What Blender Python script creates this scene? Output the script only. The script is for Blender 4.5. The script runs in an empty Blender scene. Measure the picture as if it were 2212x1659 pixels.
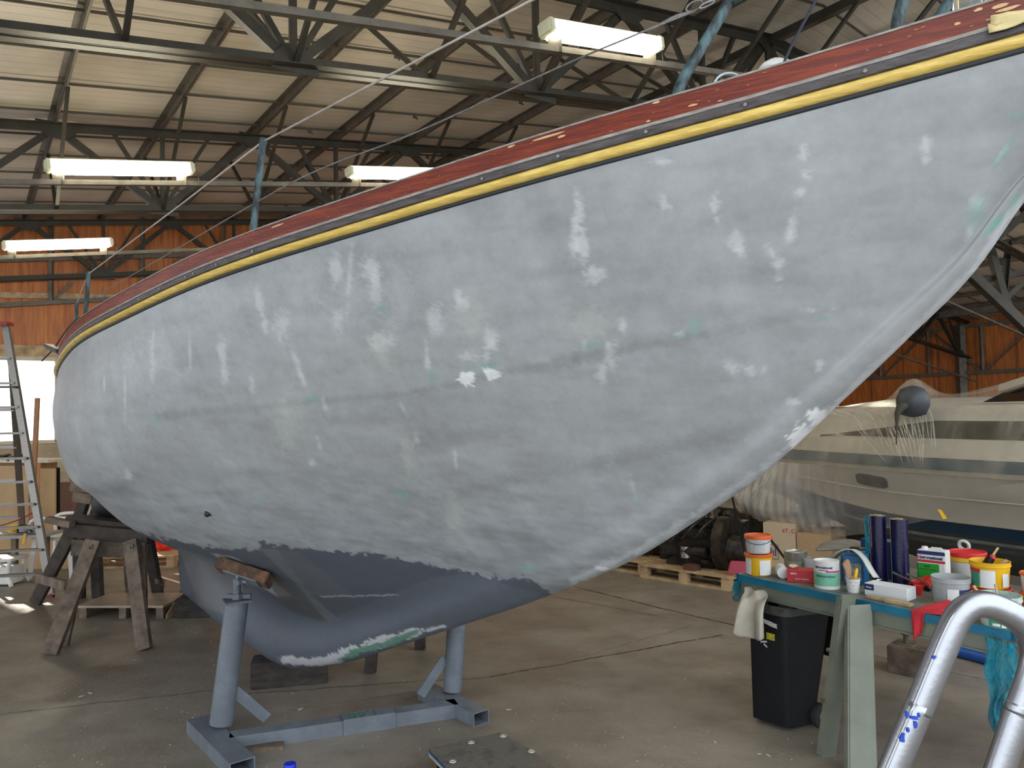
import bpy, bmesh, math, random
import numpy as np
from mathutils import Vector, Matrix
random.seed(7); np.random.seed(7)
S = bpy.context.scene
COL = S.collection
# ------------------------------------------------------------ camera, sky, sun, exposure
FPX, PIT, ROL, EYE = 1660.0, 0.04, 0.02, 1.6
cF = np.array([0, math.cos(PIT), math.sin(PIT)]); cU0 = np.array([0, -math.sin(PIT), math.cos(PIT)]); cR0 = np.array([1., 0, 0])
cR = math.cos(ROL)*cR0 - math.sin(ROL)*cU0; cU = math.cos(ROL)*cU0 + math.sin(ROL)*cR0
CO = np.array([0, 0, EYE])
cam = bpy.data.objects.new('camera', bpy.data.cameras.new('camera')); COL.objects.link(cam)
M = Matrix.Identity(4)
for i in range(3):
    M[i][0] = cR[i]; M[i][1] = cU[i]; M[i][2] = -cF[i]; M[i][3] = CO[i]
cam.matrix_world = M
cam.data.sensor_fit = 'HORIZONTAL'; cam.data.sensor_width = 36; cam.data.lens = 36*FPX/2212
cam.data.clip_start = .05; cam.data.clip_end = 200
S.camera = cam
w = bpy.data.worlds.new('sky'); S.world = w; w.use_nodes = True
bg = w.node_tree.nodes['Background']; bg.inputs[0].default_value = (.86, .93, 1.0, 1); bg.inputs[1].default_value = 2.7
sun = bpy.data.objects.new('sun', bpy.data.lights.new('sun', 'SUN')); COL.objects.link(sun)
sun.data.energy = 14; sun.data.angle = .01; sun.data.color = (1, .93, .8)
sun.rotation_euler = Vector((7.35, -6.9, -2.62)).to_track_quat('-Z', 'Y').to_euler()
S.view_settings.view_transform = 'Standard'; S.view_settings.look = 'None'
S.view_settings.exposure = 0.0; S.view_settings.gamma = 1; S.view_settings.use_curve_mapping = False

# ------------------------------------------------------------ placing helpers
def ray(x, y): return cF + cR*(x-1106)/FPX + cU*(829.5-y)/FPX
def P(x, y, Y):                       # point at depth Y
    d = ray(x, y); return Vector(CO + d*(Y/d[1]))
def G(x, y, z=0):                     # point at height z
    d = ray(x, y); return Vector(CO + d*((z-EYE)/d[2]))
def proj(A):
    d = np.asarray(A, float) - CO; z = d@cF
    return 1106+FPX*(d@cR)/z, 829.5-FPX*(d@cU)/z
cA, sA = .816, .578
def UV(U, V, z): return Vector((cA*U - sA*V, sA*U + cA*V, z))   # building axes: U across, V along

# ------------------------------------------------------------ materials
MC = {}
def nt(name):
    m = bpy.data.materials.new(name); m.use_nodes = True
    n = m.node_tree.nodes; return m, n, m.node_tree.links, n['Principled BSDF']
def mk(name, col, rough=.6, metal=0, var=.12, scale=6, bump=0, bs=40, stretch=(1, 1, 1), col2=None, lo=.45, hi=.6, **kw):
    if name in MC: return MC[name]
    m, n, l, b = nt(name)
    tc = n.new('ShaderNodeTexCoord'); mp = n.new('ShaderNodeMapping'); mp.inputs['Scale'].default_value = stretch
    l.new(tc.outputs['Object'], mp.inputs[0])
    ns = n.new('ShaderNodeTexNoise'); ns.inputs['Scale'].default_value = scale; ns.inputs['Detail'].default_value = 6; ns.inputs['Roughness'].default_value = .65
    l.new(mp.outputs[0], ns.inputs[0])
    cr = n.new('ShaderNodeValToRGB'); e = cr.color_ramp.elements
    c2 = col2 if col2 else tuple(max(0, c*(1-var*1.6)) for c in col)
    c1 = col if col2 else tuple(min(1, c*(1+var)) for c in col)
    e[0].position = lo-.15 if not col2 else lo; e[1].position = hi+.1 if not col2 else hi
    e[0].color = (*c2, 1); e[1].color = (*c1, 1)
    l.new(ns.outputs[0], cr.inputs[0]); l.new(cr.outputs[0], b.inputs['Base Color'])
    b.inputs['Roughness'].default_value = rough; b.inputs['Metallic'].default_value = metal
    if bump:
        n2 = n.new('ShaderNodeTexNoise'); n2.inputs['Scale'].default_value = bs; n2.inputs['Detail'].default_value = 4
        l.new(mp.outputs[0], n2.inputs[0])
        bp = n.new('ShaderNodeBump'); bp.inputs['Strength'].default_value = bump; bp.inputs['Distance'].default_value = .01
        l.new(n2.outputs[0], bp.inputs['Height']); l.new(bp.outputs[0], b.inputs['Normal'])
    for k, v in kw.items(): b.inputs[k.replace('_', ' ')].default_value = v
    MC[name] = m; return m
def film(name, col, alpha=.25, rough=.25, folds=.6, fs=(3, 3, 1.2), grad=None):      # thin plastic sheet: partly clear, partly milky and shiny, with creases
    if name in MC: return MC[name]
    m, n, l, b = nt(name)
    out = n['Material Output']
    tc = n.new('ShaderNodeTexCoord'); mp = n.new('ShaderNodeMapping'); mp.inputs['Scale'].default_value = fs; l.new(tc.outputs['Object'], mp.inputs[0])
    ns = n.new('ShaderNodeTexNoise'); ns.inputs['Scale'].default_value = 5; ns.inputs['Detail'].default_value = 5; ns.inputs['Distortion'].default_value = .6
    l.new(mp.outputs[0], ns.inputs[0])
    bp = n.new('ShaderNodeBump'); bp.inputs['Strength'].default_value = folds; bp.inputs['Distance'].default_value = .05
    l.new(ns.outputs[0], bp.inputs['Height'])
    b.inputs['Base Color'].default_value = (*col, 1); b.inputs['Roughness'].default_value = rough; l.new(bp.outputs[0], b.inputs['Normal'])
    tr = n.new('ShaderNodeBsdfTransparent'); tl = n.new('ShaderNodeBsdfTranslucent'); tl.inputs[0].default_value = (*col, 1)
    m1 = n.new('ShaderNodeMixShader'); m1.inputs[0].default_value = .4; l.new(b.outputs[0], m1.inputs[1]); l.new(tl.outputs[0], m1.inputs[2])
    m2 = n.new('ShaderNodeMixShader'); cr = n.new('ShaderNodeMapRange'); cr.inputs[1].default_value = .35; cr.inputs[2].default_value = .7
    cr.inputs[3].default_value = max(0, alpha-.12); cr.inputs[4].default_value = min(1, alpha+.2)
    l.new(ns.outputs[0], cr.inputs[0]); l.new(cr.outputs[0], m2.inputs[0])
    if grad:                            # the sheet gets thinner and clearer along one direction
        dt = n.new('ShaderNodeVectorMath'); dt.operation = 'DOT_PRODUCT'; dt.inputs[1].default_value = grad[0]; l.new(tc.outputs['Object'], dt.inputs[0])
        g2 = n.new('ShaderNodeMapRange'); g2.interpolation_type = 'SMOOTHSTEP'; g2.inputs[1].default_value = grad[1]; g2.inputs[2].default_value = grad[2]; g2.inputs[3].default_value = 1; g2.inputs[4].default_value = grad[3]; l.new(dt.outputs['Value'], g2.inputs[0])
        mm = n.new('ShaderNodeMath'); mm.operation = 'MULTIPLY'; l.new(cr.outputs[0], mm.inputs[0]); l.new(g2.outputs[0], mm.inputs[1]); l.new(mm.outputs[0], m2.inputs[0])
    l.new(tr.outputs[0], m2.inputs[1]); l.new(m1.outputs[0], m2.inputs[2]); l.new(m2.outputs[0], out.inputs[0])
    MC[name] = m; return m
def emis(name, col, st):
    m, n, l, b = nt(name); b.inputs['Base Color'].default_value = (*col, 1)
    b.inputs['Emission Color'].default_value = (*col, 1); b.inputs['Emission Strength'].default_value = st; return m

# ------------------------------------------------------------ mesh helpers
class MB:
    def __init__(s): s.v = []; s.f = []
    def add(s, vs, fs):
        k = len(s.v); s.v += [tuple(v) for v in vs]; s.f += [tuple(k+i for i in f) for f in fs]; return s
    def box(s, c, size, rz=0, R=None, taper=1):
        h = [x/2 for x in size]; R = R or Matrix.Rotation(rz, 3, 'Z'); c = Vector(c); vs = []
        for z in (-1, 1):
            t = taper if z < 0 else 1
            for x, y in ((-1, -1), (1, -1), (1, 1), (-1, 1)): vs.append(c + R @ Vector((x*h[0]*t, y*h[1]*t, z*h[2])))
        return s.add(vs, [(3, 2, 1, 0), (4, 5, 6, 7), (0, 1, 5, 4), (1, 2, 6, 5), (2, 3, 7, 6), (3, 0, 4, 7)])
    def bar(s, a, b, w, h, up=(0, 0, 1)):
        a = Vector(a); b = Vector(b); d = (b-a).normalized(); up = Vector(up)
        x = d.cross(up)
        if x.length < 1e-3: x = d.cross(Vector((1, 0, 0)))
        x.normalize(); y = x.cross(d)
        vs = [p + x*i*w/2 + y*j*h/2 for p in (a, b) for i, j in ((-1, -1), (1, -1), (1, 1), (-1, 1))]
        return s.add(vs, [(0, 1, 2, 3), (7, 6, 5, 4), (1, 0, 4, 5), (2, 1, 5, 6), (3, 2, 6, 7), (0, 3, 7, 4)])
    def angle(s, a, b, w, t=.008, up=(0, 0, 1)):     # L-section
        a = Vector(a); b = Vector(b); d = (b-a).normalized(); x = d.cross(Vector(up))
        if x.length < 1e-3: x = d.cross(Vector((1, 0, 0)))
        x.normalize(); y = x.cross(d)
        s.bar(a, b, w, t, up); s.bar(a+x*(w/2)+y*w/2, b+x*(w/2)+y*w/2, t, w, up); return s
    def tube(s, pts, r, seg=10, cap=True, sq=(1, 1)):
        pts = [Vector(p) for p in pts]; n = len(pts); rs = r if isinstance(r, (list, tuple)) else [r]*n
        d0 = (pts[1]-pts[0]).normalized(); x = d0.cross(Vector((0, 0, 1)))
        if x.length < .05: x = d0.cross(Vector((1, 0, 0)))
        x.normalize(); k = len(s.v)
        for i, p in enumerate(pts):
            d = (pts[min(i+1, n-1)]-pts[max(i-1, 0)]).normalized(); x = (x - d*x.dot(d)).normalized(); y = x.cross(d)
            for j in range(seg):
                a = 2*math.pi*j/seg; s.v.append(tuple(p + x*math.cos(a)*rs[i]*sq[0] + y*math.sin(a)*rs[i]*sq[1]))
        for i in range(n-1):
            for j in range(seg):
                j2 = (j+1) % seg; s.f.append((k+i*seg+j, k+i*seg+j2, k+(i+1)*seg+j2, k+(i+1)*seg+j))
        if cap:
            s.f.append(tuple(k+j for j in range(seg))[::-1]); s.f.append(tuple(k+(n-1)*seg+j for j in range(seg)))
        return s
    def cyl(s, a, b, r, r2=None, seg=16): return s.tube([a, b], [r, r if r2 is None else r2], seg)
    def lathe(s, c, prof, seg=24, R=None, cap=True):  # prof [(r,z)] bottom to top
        c = Vector(c); k = len(s.v); R = R or Matrix.Identity(3)
        for r, z in prof:
            for j in range(seg):
                a = 2*math.pi*j/seg; s.v.append(tuple(c + R @ Vector((r*math.cos(a), r*math.sin(a), z))))
        for i in range(len(prof)-1):
            for j in range(seg):
                j2 = (j+1) % seg; s.f.append((k+i*seg+j, k+i*seg+j2, k+(i+1)*seg+j2, k+(i+1)*seg+j))
        if cap:
            s.f.append(tuple(k+j for j in range(seg))[::-1]); s.f.append(tuple(k+(len(prof)-1)*seg+j for j in range(seg)))
        return s
    def arc(s, c, r, z0, z1, a0, a1, seg=10):        # cylinder patch (label)
        c = Vector(c); vs = []
        for j in range(seg+1):
            a = a0+(a1-a0)*j/seg
            for z in (z0, z1): vs.append(c+Vector((r*math.cos(a), r*math.sin(a), z)))
        return s.add(vs, [(2*j, 2*j+2, 2*j+3, 2*j+1) for j in range(seg)])
    def grid(s, fn, nu, nv, closeu=False):           # fn(i/nu, j/nv)
        k = len(s.v)
        for i in range(nu+1):
            for j in range(nv+1): s.v.append(tuple(fn(i/nu, j/nv)))
        for i in range(nu):
            for j in range(nv):
                a = k+i*(nv+1)+j; s.f.append((a, a+nv+1, a+nv+2, a+1))
        return s
    def prism(s, poly, off):                          # poly: 3d points, off: extrusion vector
        n = len(poly); off = Vector(off); vs = [Vector(p) for p in poly]+[Vector(p)+off for p in poly]
        return s.add(vs, [tuple(range(n))[::-1], tuple(range(n, 2*n))]+[(i, (i+1) % n, n+(i+1) % n, n+i) for i in range(n)])
def build(mb, name, mat, parent=None, bevel=0, smooth=None, solid=0, local=False, sub=0):
    me = bpy.data.meshes.new(name)
    vs = mb.v
    if parent is not None and not local:
        q = WM(parent).inverted(); vs = [tuple(q @ Vector(v)) for v in vs]
    me.from_pydata(vs, [], mb.f); me.update()
    bm = bmesh.new(); bm.from_mesh(me); bmesh.ops.recalc_face_normals(bm, faces=bm.faces)
    if bevel:
        es = [e for e in bm.edges if e.is_manifold and e.calc_face_angle(0) > .6]
        bmesh.ops.bevel(bm, geom=es, offset=bevel, segments=2, affect='EDGES', clamp_overlap=True)
    bm.to_mesh(me); bm.free()
    o = bpy.data.objects.new(name, me); COL.objects.link(o)
    if mat: me.materials.append(mat)
    if parent is not None: o.parent = parent
    if smooth:
        for p in me.polygons: p.use_smooth = True
        if smooth != 'all':
            a = smooth if isinstance(smooth, float) else .7
            es = me.edges; bm = bmesh.new(); bm.from_mesh(me)
            for e in bm.edges:
                e.smooth = not (e.is_manifold and e.calc_face_angle(0) > a)
            bm.to_mesh(me); bm.free()
    if sub:
        md = o.modifiers.new('sub', 'SUBSURF'); md.levels = sub; md.render_levels = sub
    if solid:
        md = o.modifiers.new('thick', 'SOLIDIFY'); md.thickness = solid; md.offset = 0
    return o
def WM(o):
    m = o.matrix_basis.copy()
    while o.parent: o = o.parent; m = o.matrix_basis @ m
    return m
def thing(name, label, cat, loc=(0, 0, 0), rz=0, group=None):
    o = bpy.data.objects.new(name, None); COL.objects.link(o); o.location = Vector(loc); o.rotation_euler = (0, 0, rz)
    o.empty_display_size = .1
    o['label'] = label; o['category'] = cat
    if group: o['group'] = group
    return o
def tag(o, label, cat, group=None, kind=None):
    o['label'] = label; o['category'] = cat
    if group: o['group'] = group
    if kind: o['kind'] = kind
    return o
def struct(mb, name, mat, **k):
    o = build(mb, name, mat, **k); o['kind'] = 'structure'; return o
def one(mb, name, mat, label, cat, group=None, **k):          # a thing that is one mesh, origin at its base
    z = min(v[2] for v in mb.v); c = Vector((sum(v[0] for v in mb.v)/len(mb.v), sum(v[1] for v in mb.v)/len(mb.v), z))
    mb.v = [(v[0]-c[0], v[1]-c[1], v[2]-c[2]) for v in mb.v]
    o = build(mb, name, mat, **k); o.location = c; return tag(o, label, cat, group)
def dup(root, loc=None, rz=None, label=None):
    def cp(o, par):
        c = o.copy(); COL.objects.link(c); c.parent = par
        for ch in [x for x in KIDS if x.parent == o]: cp(ch, c)
        return c
    KIDS = list(root.children_recursive)
    c = cp(root, root.parent)
    if loc is not None: c.location = Vector(loc)
    if rz is not None: c.rotation_euler = (0, 0, rz)
    if label: c['label'] = label
    return c
def text(body, size, mat, name, parent, org, xdir, ydir, bold=0, curve=None, ext=.0004, offset=0):
    # curve=(centre, radius): wraps the text round an upright cylinder, org = (angle, z)
    cu = bpy.data.curves.new('t', 'FONT'); cu.body = body; cu.size = size; cu.extrude = ext; cu.offset = bold; cu.align_x = 'CENTER'
    t = bpy.data.objects.new('t', cu); COL.objects.link(t)
    dg = bpy.context.evaluated_depsgraph_get(); me = bpy.data.meshes.new_from_object(t.evaluated_get(dg))
    q = WM(parent).inverted(); xd = Vector(xdir).normalized(); yd = Vector(ydir).normalized(); zd = xd.cross(yd)
    for v in me.vertices:
        x, y, z = v.co
        if curve:
            c, r = curve; a = org[0] + x/r; p = Vector((c[0]+(r+z+ext)*math.cos(a), c[1]+(r+z+ext)*math.sin(a), org[1]+y))
        else: p = Vector(org)+xd*x+yd*y+zd*(z+ext)
        v.co = q @ p
    me.materials.clear(); me.materials.append(mat)
    o = bpy.data.objects.new(name, me); COL.objects.link(o); o.parent = parent
    bpy.data.objects.remove(t); return o
def cr(pts, n):                        # catmull-rom resample, n points per span
    P_ = [Vector(p) for p in pts]; P_ = [P_[0]*2-P_[1]]+P_+[P_[-1]*2-P_[-2]]; out = []
    for i in range(1, len(P_)-2):
        a, b, c, d = P_[i-1:i+3]
        for k in range(n):
            t = k/n; out.append(.5*((2*b)+(c-a)*t+(2*a-5*b+4*c-d)*t*t+(3*b-a-3*c+d)*t**3))
    return out+[P_[-2]]

# ------------------------------------------------------------ common materials
steel = mk('dark_steel', (.034, .029, .019), .5, 0, .3, 5)
galv = mk('galvanised', (.15, .13, .10), .5, .2, .25, 6)
alu = mk('aluminium', (.21, .19, .17), .36, .8, .1, 8, .05, 60, (1, 1, 14))
wood_old = mk('weathered_wood', (.17, .125, .09), .8, 0, .45, 7, .3, 30, (1, 1, 1))
wood_dark = mk('dark_wood', (.055, .042, .034), .8, 0, .4, 7, .3, 30)
wood_new = mk('pallet_wood', (.52, .36, .20), .75, 0, .3, 6, .2, 30)
white_pl = mk('white_plastic', (.75, .74, .71), .4, 0, .06, 5)
black_pl = mk('black_plastic', (.006, .006, .008), .5, 0, .3, 5, .05, 60, Specular_IOR_Level=.25)
card = mk('cardboard', (.46, .31, .17), .85, 0, .12, 4)
rust = mk('chrome_dark', (.3, .3, .3), .35, .9, .3, 20)
# ------------------------------------------------------------ the hangar
UR, UL, URIDGE = 27.6, -9.0, 9.2
V0, V1 = -2.5, 18.7
def ztop(U): return EYE + 4.07 + .133*((U if U < URIDGE else 2*URIDGE-U)-.35)
def zbot(U): return ztop(U)-1.22
fm, fn_, fl, fb = nt('concrete')
tc = fn_.new('ShaderNodeTexCoord')
def nz(sc, det=6, st=(1, 1, 1), ro=.6):
    mp = fn_.new('ShaderNodeMapping'); mp.inputs['Scale'].default_value = st; mp.inputs['Rotation'].default_value = (0, 0, .62); fl.new(tc.outputs['Object'], mp.inputs[0])
    q = fn_.new('ShaderNodeTexNoise'); q.inputs['Scale'].default_value = sc; q.inputs['Detail'].default_value = det; q.inputs['Roughness'].default_value = ro; fl.new(mp.outputs[0], q.inputs[0]); return q
def ramp(src, stops):
    r_ = fn_.new('ShaderNodeValToRGB'); fl.new(src, r_.inputs[0]); e = r_.color_ramp.elements
    e[0].position, e[1].position = stops[0][0], stops[-1][0]; e[0].color = (*stops[0][1], 1); e[1].color = (*stops[-1][1], 1)
    for p_, c_ in stops[1:-1]: x = e.new(p_); x.color = (*c_, 1)
    return r_
def mul(a, b):
    x = fn_.new('ShaderNodeMix'); x.data_type = 'RGBA'; x.blend_type = 'MULTIPLY'; x.inputs[0].default_value = 1; fl.new(a, x.inputs[6]); fl.new(b, x.inputs[7]); return x.outputs[2]
r1 = ramp(nz(.7).outputs[0], [(.3, (.185, .155, .122)), (.5, (.235, .20, .16)), (.7, (.29, .255, .21))])
r2 = ramp(nz(3.2, 8, (1, 1.3, 1), .7).outputs[0], [(.30, (.74, .72, .70)), (.48, (.97, .97, .97)), (.70, (1.12, 1.12, 1.12))])
r3 = ramp(nz(45, 3).outputs[0], [(.28, (.70, .70, .70)), (.4, (1, 1, 1)), (.68, (1, 1, 1)), (.76, (1.5, 1.5, 1.5))])
r4 = ramp(nz(1.4, 3, (1, 1.8, 1)).outputs[0], [(.38, (.88, .86, .84)), (.52, (1, 1, 1))])
fl.new(mul(mul(mul(r1.outputs[0], r2.outputs[0]), r3.outputs[0]), r4.outputs[0]), fb.inputs['Base Color'])
fr_ = ramp(nz(2.0).outputs[0], [(.35, (.35, .35, .35)), (.6, (.65, .65, .65))]); fl.new(fr_.outputs[0], fb.inputs['Roughness'])
bp = fn_.new('ShaderNodeBump'); bp.inputs['Strength'].default_value = .25; bp.inputs['Distance'].default_value = .01; fl.new(nz(30, 5).outputs[0], bp.inputs['Height']); fl.new(bp.outputs[0], fb.inputs['Normal'])
struct(MB().prism([UV(UL, V0-8, -.1), UV(UR, V0-8, -.1), UV(UR, V1, -.1), UV(UL, V1, -.1)], (0, 0, .1)), 'floor', fm)
# slab joints
jm = mk('joint_dirt', (.035, .028, .022), .9); k = 0
for a, b, wd in [((1240, 1268), (1720, 1385), .022), ((1060, 1462), (1560, 1372), .018), ((520, 1500), (1060, 1462), .010), ((-100, 1556), (500, 1487), .008), ((1200, 1290), (1420, 1330), .010), ((1560, 1345), (2300, 1505), .007), ((620, 1535), (900, 1495), .004), ((1250, 1420), (1500, 1350), .004)]:
    mb = MB(); A = G(*a); B = G(*b); d = (B-A); nrm = Vector((-d.y, d.x, 0)).normalized(); N = 60; rr = random.Random(k)
    off = 0
    for i in range(N+1):
        off = off*.8+rr.uniform(-.006, .006); p = A+d*i/N+nrm*off; q = wd*rr.uniform(.3, 1)
        mb.v += [tuple(p-nrm*q/2+Vector((0, 0, .0012))), tuple(p+nrm*q/2+Vector((0, 0, .0012)))]
    mb.f = [(2*i, 2*i+2, 2*i+3, 2*i+1) for i in range(N)]; k += 1
    struct(mb, 'trim_%d' % k, jm)
# roof sheets: ribs run across the building
rm, n, l, b = nt('roof_sheet')
tc = n.new('ShaderNodeTexCoord'); sx = n.new('ShaderNodeSeparateXYZ'); l.new(tc.outputs['Object'], sx.inputs[0])
mu = n.new('ShaderNodeMath'); mu.operation = 'MULTIPLY'; mu.inputs[1].default_value = -sA; l.new(sx.outputs[0], mu.inputs[0])
mv = n.new('ShaderNodeMath'); mv.operation = 'MULTIPLY_ADD'; mv.inputs[1].default_value = cA; l.new(sx.outputs[1], mv.inputs[0]); l.new(mu.outputs[0], mv.inputs[2])
fr = n.new('ShaderNodeMath'); fr.operation = 'PINGPONG'; fr.inputs[1].default_value = .09; l.new(mv.outputs[0], fr.inputs[0])
gr = n.new('ShaderNodeMapRange'); gr.inputs[1].default_value = 0; gr.inputs[2].default_value = .014; gr.inputs[3].default_value = .74; gr.inputs[4].default_value = 1; l.new(fr.outputs[0], gr.inputs[0])
ns = n.new('ShaderNodeTexNoise'); ns.inputs['Scale'].default_value = .8; ns.inputs['Detail'].default_value = 5; l.new(tc.outputs['Object'], ns.inputs[0])
rp = n.new('ShaderNodeValToRGB'); rp.color_ramp.elements[0].color = (.50, .44, .35, 1); rp.color_ramp.elements[1].color = (.70, .63, .53, 1); rp.color_ramp.elements[0].position = .35; rp.color_ramp.elements[1].position = .62; l.new(ns.outputs[0], rp.inputs[0])
vm = n.new('ShaderNodeVectorMath'); vm.operation = 'SCALE'; l.new(rp.outputs[0], vm.inputs[0]); l.new(gr.outputs[0], vm.inputs['Scale']); l.new(vm.outputs[0], b.inputs['Base Color'])
b.inputs['Roughness'].default_value = .42
bp = n.new('ShaderNodeBump'); bp.inputs['Strength'].default_value = .6; bp.inputs['Distance'].default_value = .01; l.new(gr.outputs[0], bp.inputs['Height']); l.new(bp.outputs[0], b.inputs['Normal'])
def RZr(U): return ztop(U)+.13
T_ = .06
vf = -1.0
struct(MB().add([UV(UL, vf, RZr(UL)), UV(URIDGE, vf, RZr(URIDGE)), UV(UR, vf, RZr(UR)), UV(UL, V1, RZr(UL)), UV(URIDGE, V1, RZr(URIDGE)), UV(UR, V1, RZr(UR))]
       + [UV(UL, vf, RZr(UL)+T_), UV(URIDGE, vf, RZr(URIDGE)+T_), UV(UR, vf, RZr(UR)+T_), UV(UL, V1, RZr(UL)+T_), UV(URIDGE, V1, RZr(URIDGE)+T_), UV(UR, V1, RZr(UR)+T_)],
       [(0, 3, 4, 1), (1, 4, 5, 2), (6, 7, 10, 9), (7, 8, 11, 10), (0, 1, 7, 6), (1, 2, 8, 7), (3, 9, 10, 4), (4, 10, 11, 5), (0, 6, 9, 3), (2, 5, 11, 8)]), 'ceiling', rm)
# plywood walls
pm, n, l, b = nt('pine_boarding')
tc = n.new('ShaderNodeTexCoord'); sx = n.new('ShaderNodeSeparateXYZ'); l.new(tc.outputs['Object'], sx.inputs[0])
def board(axis):
    m_ = n.new('ShaderNodeVectorMath'); m_.operation = 'DOT_PRODUCT'; m_.inputs[1].default_value = axis; l.new(tc.outputs['Object'], m_.inputs[0])
    f_ = n.new('ShaderNodeMath'); f_.operation = 'PINGPONG'; f_.inputs[1].default_value = .055; l.new(m_.outputs['Value'], f_.inputs[0])
    g_ = n.new('ShaderNodeMapRange'); g_.inputs[1].default_value = 0; g_.inputs[2].default_value = .006; g_.inputs[3].default_value = .5; g_.inputs[4].default_value = 1; l.new(f_.outputs[0], g_.inputs[0]); return g_
gb = board((cA+sA, sA-cA*0+.3, 0))
mp = n.new('ShaderNodeMapping'); mp.inputs['Scale'].default_value = (5, 5, .5); l.new(tc.outputs['Object'], mp.inputs[0])
ns = n.new('ShaderNodeTexNoise'); ns.inputs['Scale'].default_value = 3; ns.inputs['Detail'].default_value = 6; l.new(mp.outputs[0], ns.inputs[0])
rp = n.new('ShaderNodeValToRGB'); rp.color_ramp.elements[0].color = (.40, .105, .020, 1); rp.color_ramp.elements[1].color = (.60, .20, .042, 1); rp.color_ramp.elements[0].position = .35; rp.color_ramp.elements[1].position = .65; l.new(ns.outputs[0], rp.inputs[0])
vm = n.new('ShaderNodeVectorMath'); vm.operation = 'SCALE'; l.new(rp.outputs[0], vm.inputs[0]); l.new(gb.outputs[0], vm.inputs['Scale']); l.new(vm.outputs[0], b.inputs['Base Color'])
b.inputs['Roughness'].default_value = .45
th = .12
WL, WR, WZ0, WZ1 = -1.9, 1.55, 1.22, 3.02          # gable window, along U
def gab(u0, u1, z0, z1a, z1b, name, mat, v=V1, t=th):
    mb = MB().prism([UV(u0, v, z0), UV(u1, v, z0), UV(u1, v, z1b), UV(u0, v, z1a)], UV(0, t, 0)); return struct(mb, name, mat)
gab(UL, WL, WZ0, RZr(UL), RZr(WL), 'wall_left', pm)
gab(WL, WR, WZ1, RZr(WL), RZr(WR), 'wall_left_head', pm)
gab(WR, URIDGE, WZ0, RZr(WR), RZr(URIDGE), 'wall_back', pm); gab(URIDGE, UR, WZ0, RZr(URIDGE), RZr(UR), 'wall_back_right', pm)
blk = mk('pale_block_wall', (.40, .31, .2), .8, 0, .2, 3, .3, 10)
gab(UL, UR, 0, WZ0, WZ0, 'wall_back_base', blk)
mb = MB(); fr = .07
for u0, u1, z0, z1 in [(WL, WR, WZ0-.02, WZ0+.05), (WL, WR, WZ1-.1, WZ1+.02), (WL, WL+fr, WZ0, WZ1), (WR-fr, WR, WZ0, WZ1)]:
    mb.prism([UV(u0, V1-.03, z0), UV(u1, V1-.03, z0), UV(u1, V1-.03, z1), UV(u0, V1-.03, z1)], UV(0, .1, 0))
struct(mb, 'window_1', mk('window_frame', (.6, .52, .4), .6))
struct(MB().prism([UV(UR, vf, 0), UV(UR, V1, 0), UV(UR, V1, RZr(UR)), UV(UR, vf, RZr(UR))], UV(th, 0, 0)), 'wall_right', pm)
# purlins along the building, anti-sag rods across it
tn = 10
PU = [.98+1.37*i for i in range(-7, 19) if abs(.98+1.37*i-URIDGE) > .3]
pur = mk('purlin_steel', (.12, .10, .075), .5, .3, .25, 5)
for U in PU:
    mb = MB(); z = ztop(U)+.055
    mb.prism([UV(U-.035, vf, z-.06), UV(U+.0, vf, z-.06), UV(U, vf, z-.055), UV(U-.03, vf, z-.055)], UV(0, V1-vf, 0))
    mb.prism([UV(U-.038, vf, z-.06), UV(U-.03, vf, z-.06), UV(U-.03, vf, z+.06), UV(U-.038, vf, z+.06)], UV(0, V1-vf, 0))
    mb.prism([UV(U-.038, vf, z+.052), UV(U-.1, vf, z+.052), UV(U-.1, vf, z+.06), UV(U-.038, vf, z+.06)], UV(0, V1-vf, 0))
    tn += 1; struct(mb, 'trim_%d' % tn, pur)
rod = mk('rod_steel', (.09, .08, .06), .6, .3)
clip = []
for i in range(16):
    v = 2.6+1.03*i
    if abs(v-6.55) < .2 or abs(v-12.2) < .2: continue
    mb = MB(); mb.bar(UV(UL, v, ztop(UL)+.075), UV(URIDGE, v, ztop(URIDGE)+.075), .018, .03); mb.bar(UV(URIDGE, v, ztop(URIDGE)+.075), UV(UR, v, ztop(UR)+.075), .018, .03)
    for U in PU[4:18:1]:
        if (i*7+int(U*3)) % 3 == 0 and U < URIDGE and U > 4: mb.box(UV(U-.6, v, ztop(U-.6)+.04), (.05, .03, .05), .6); mb.bar(UV(U-.6, v, ztop(U-.6)+.07), UV(U-.55, v, ztop(U-.6)+.0), .02, .02)
    tn += 1; struct(mb, 'trim_%d' % tn, rod)
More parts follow.
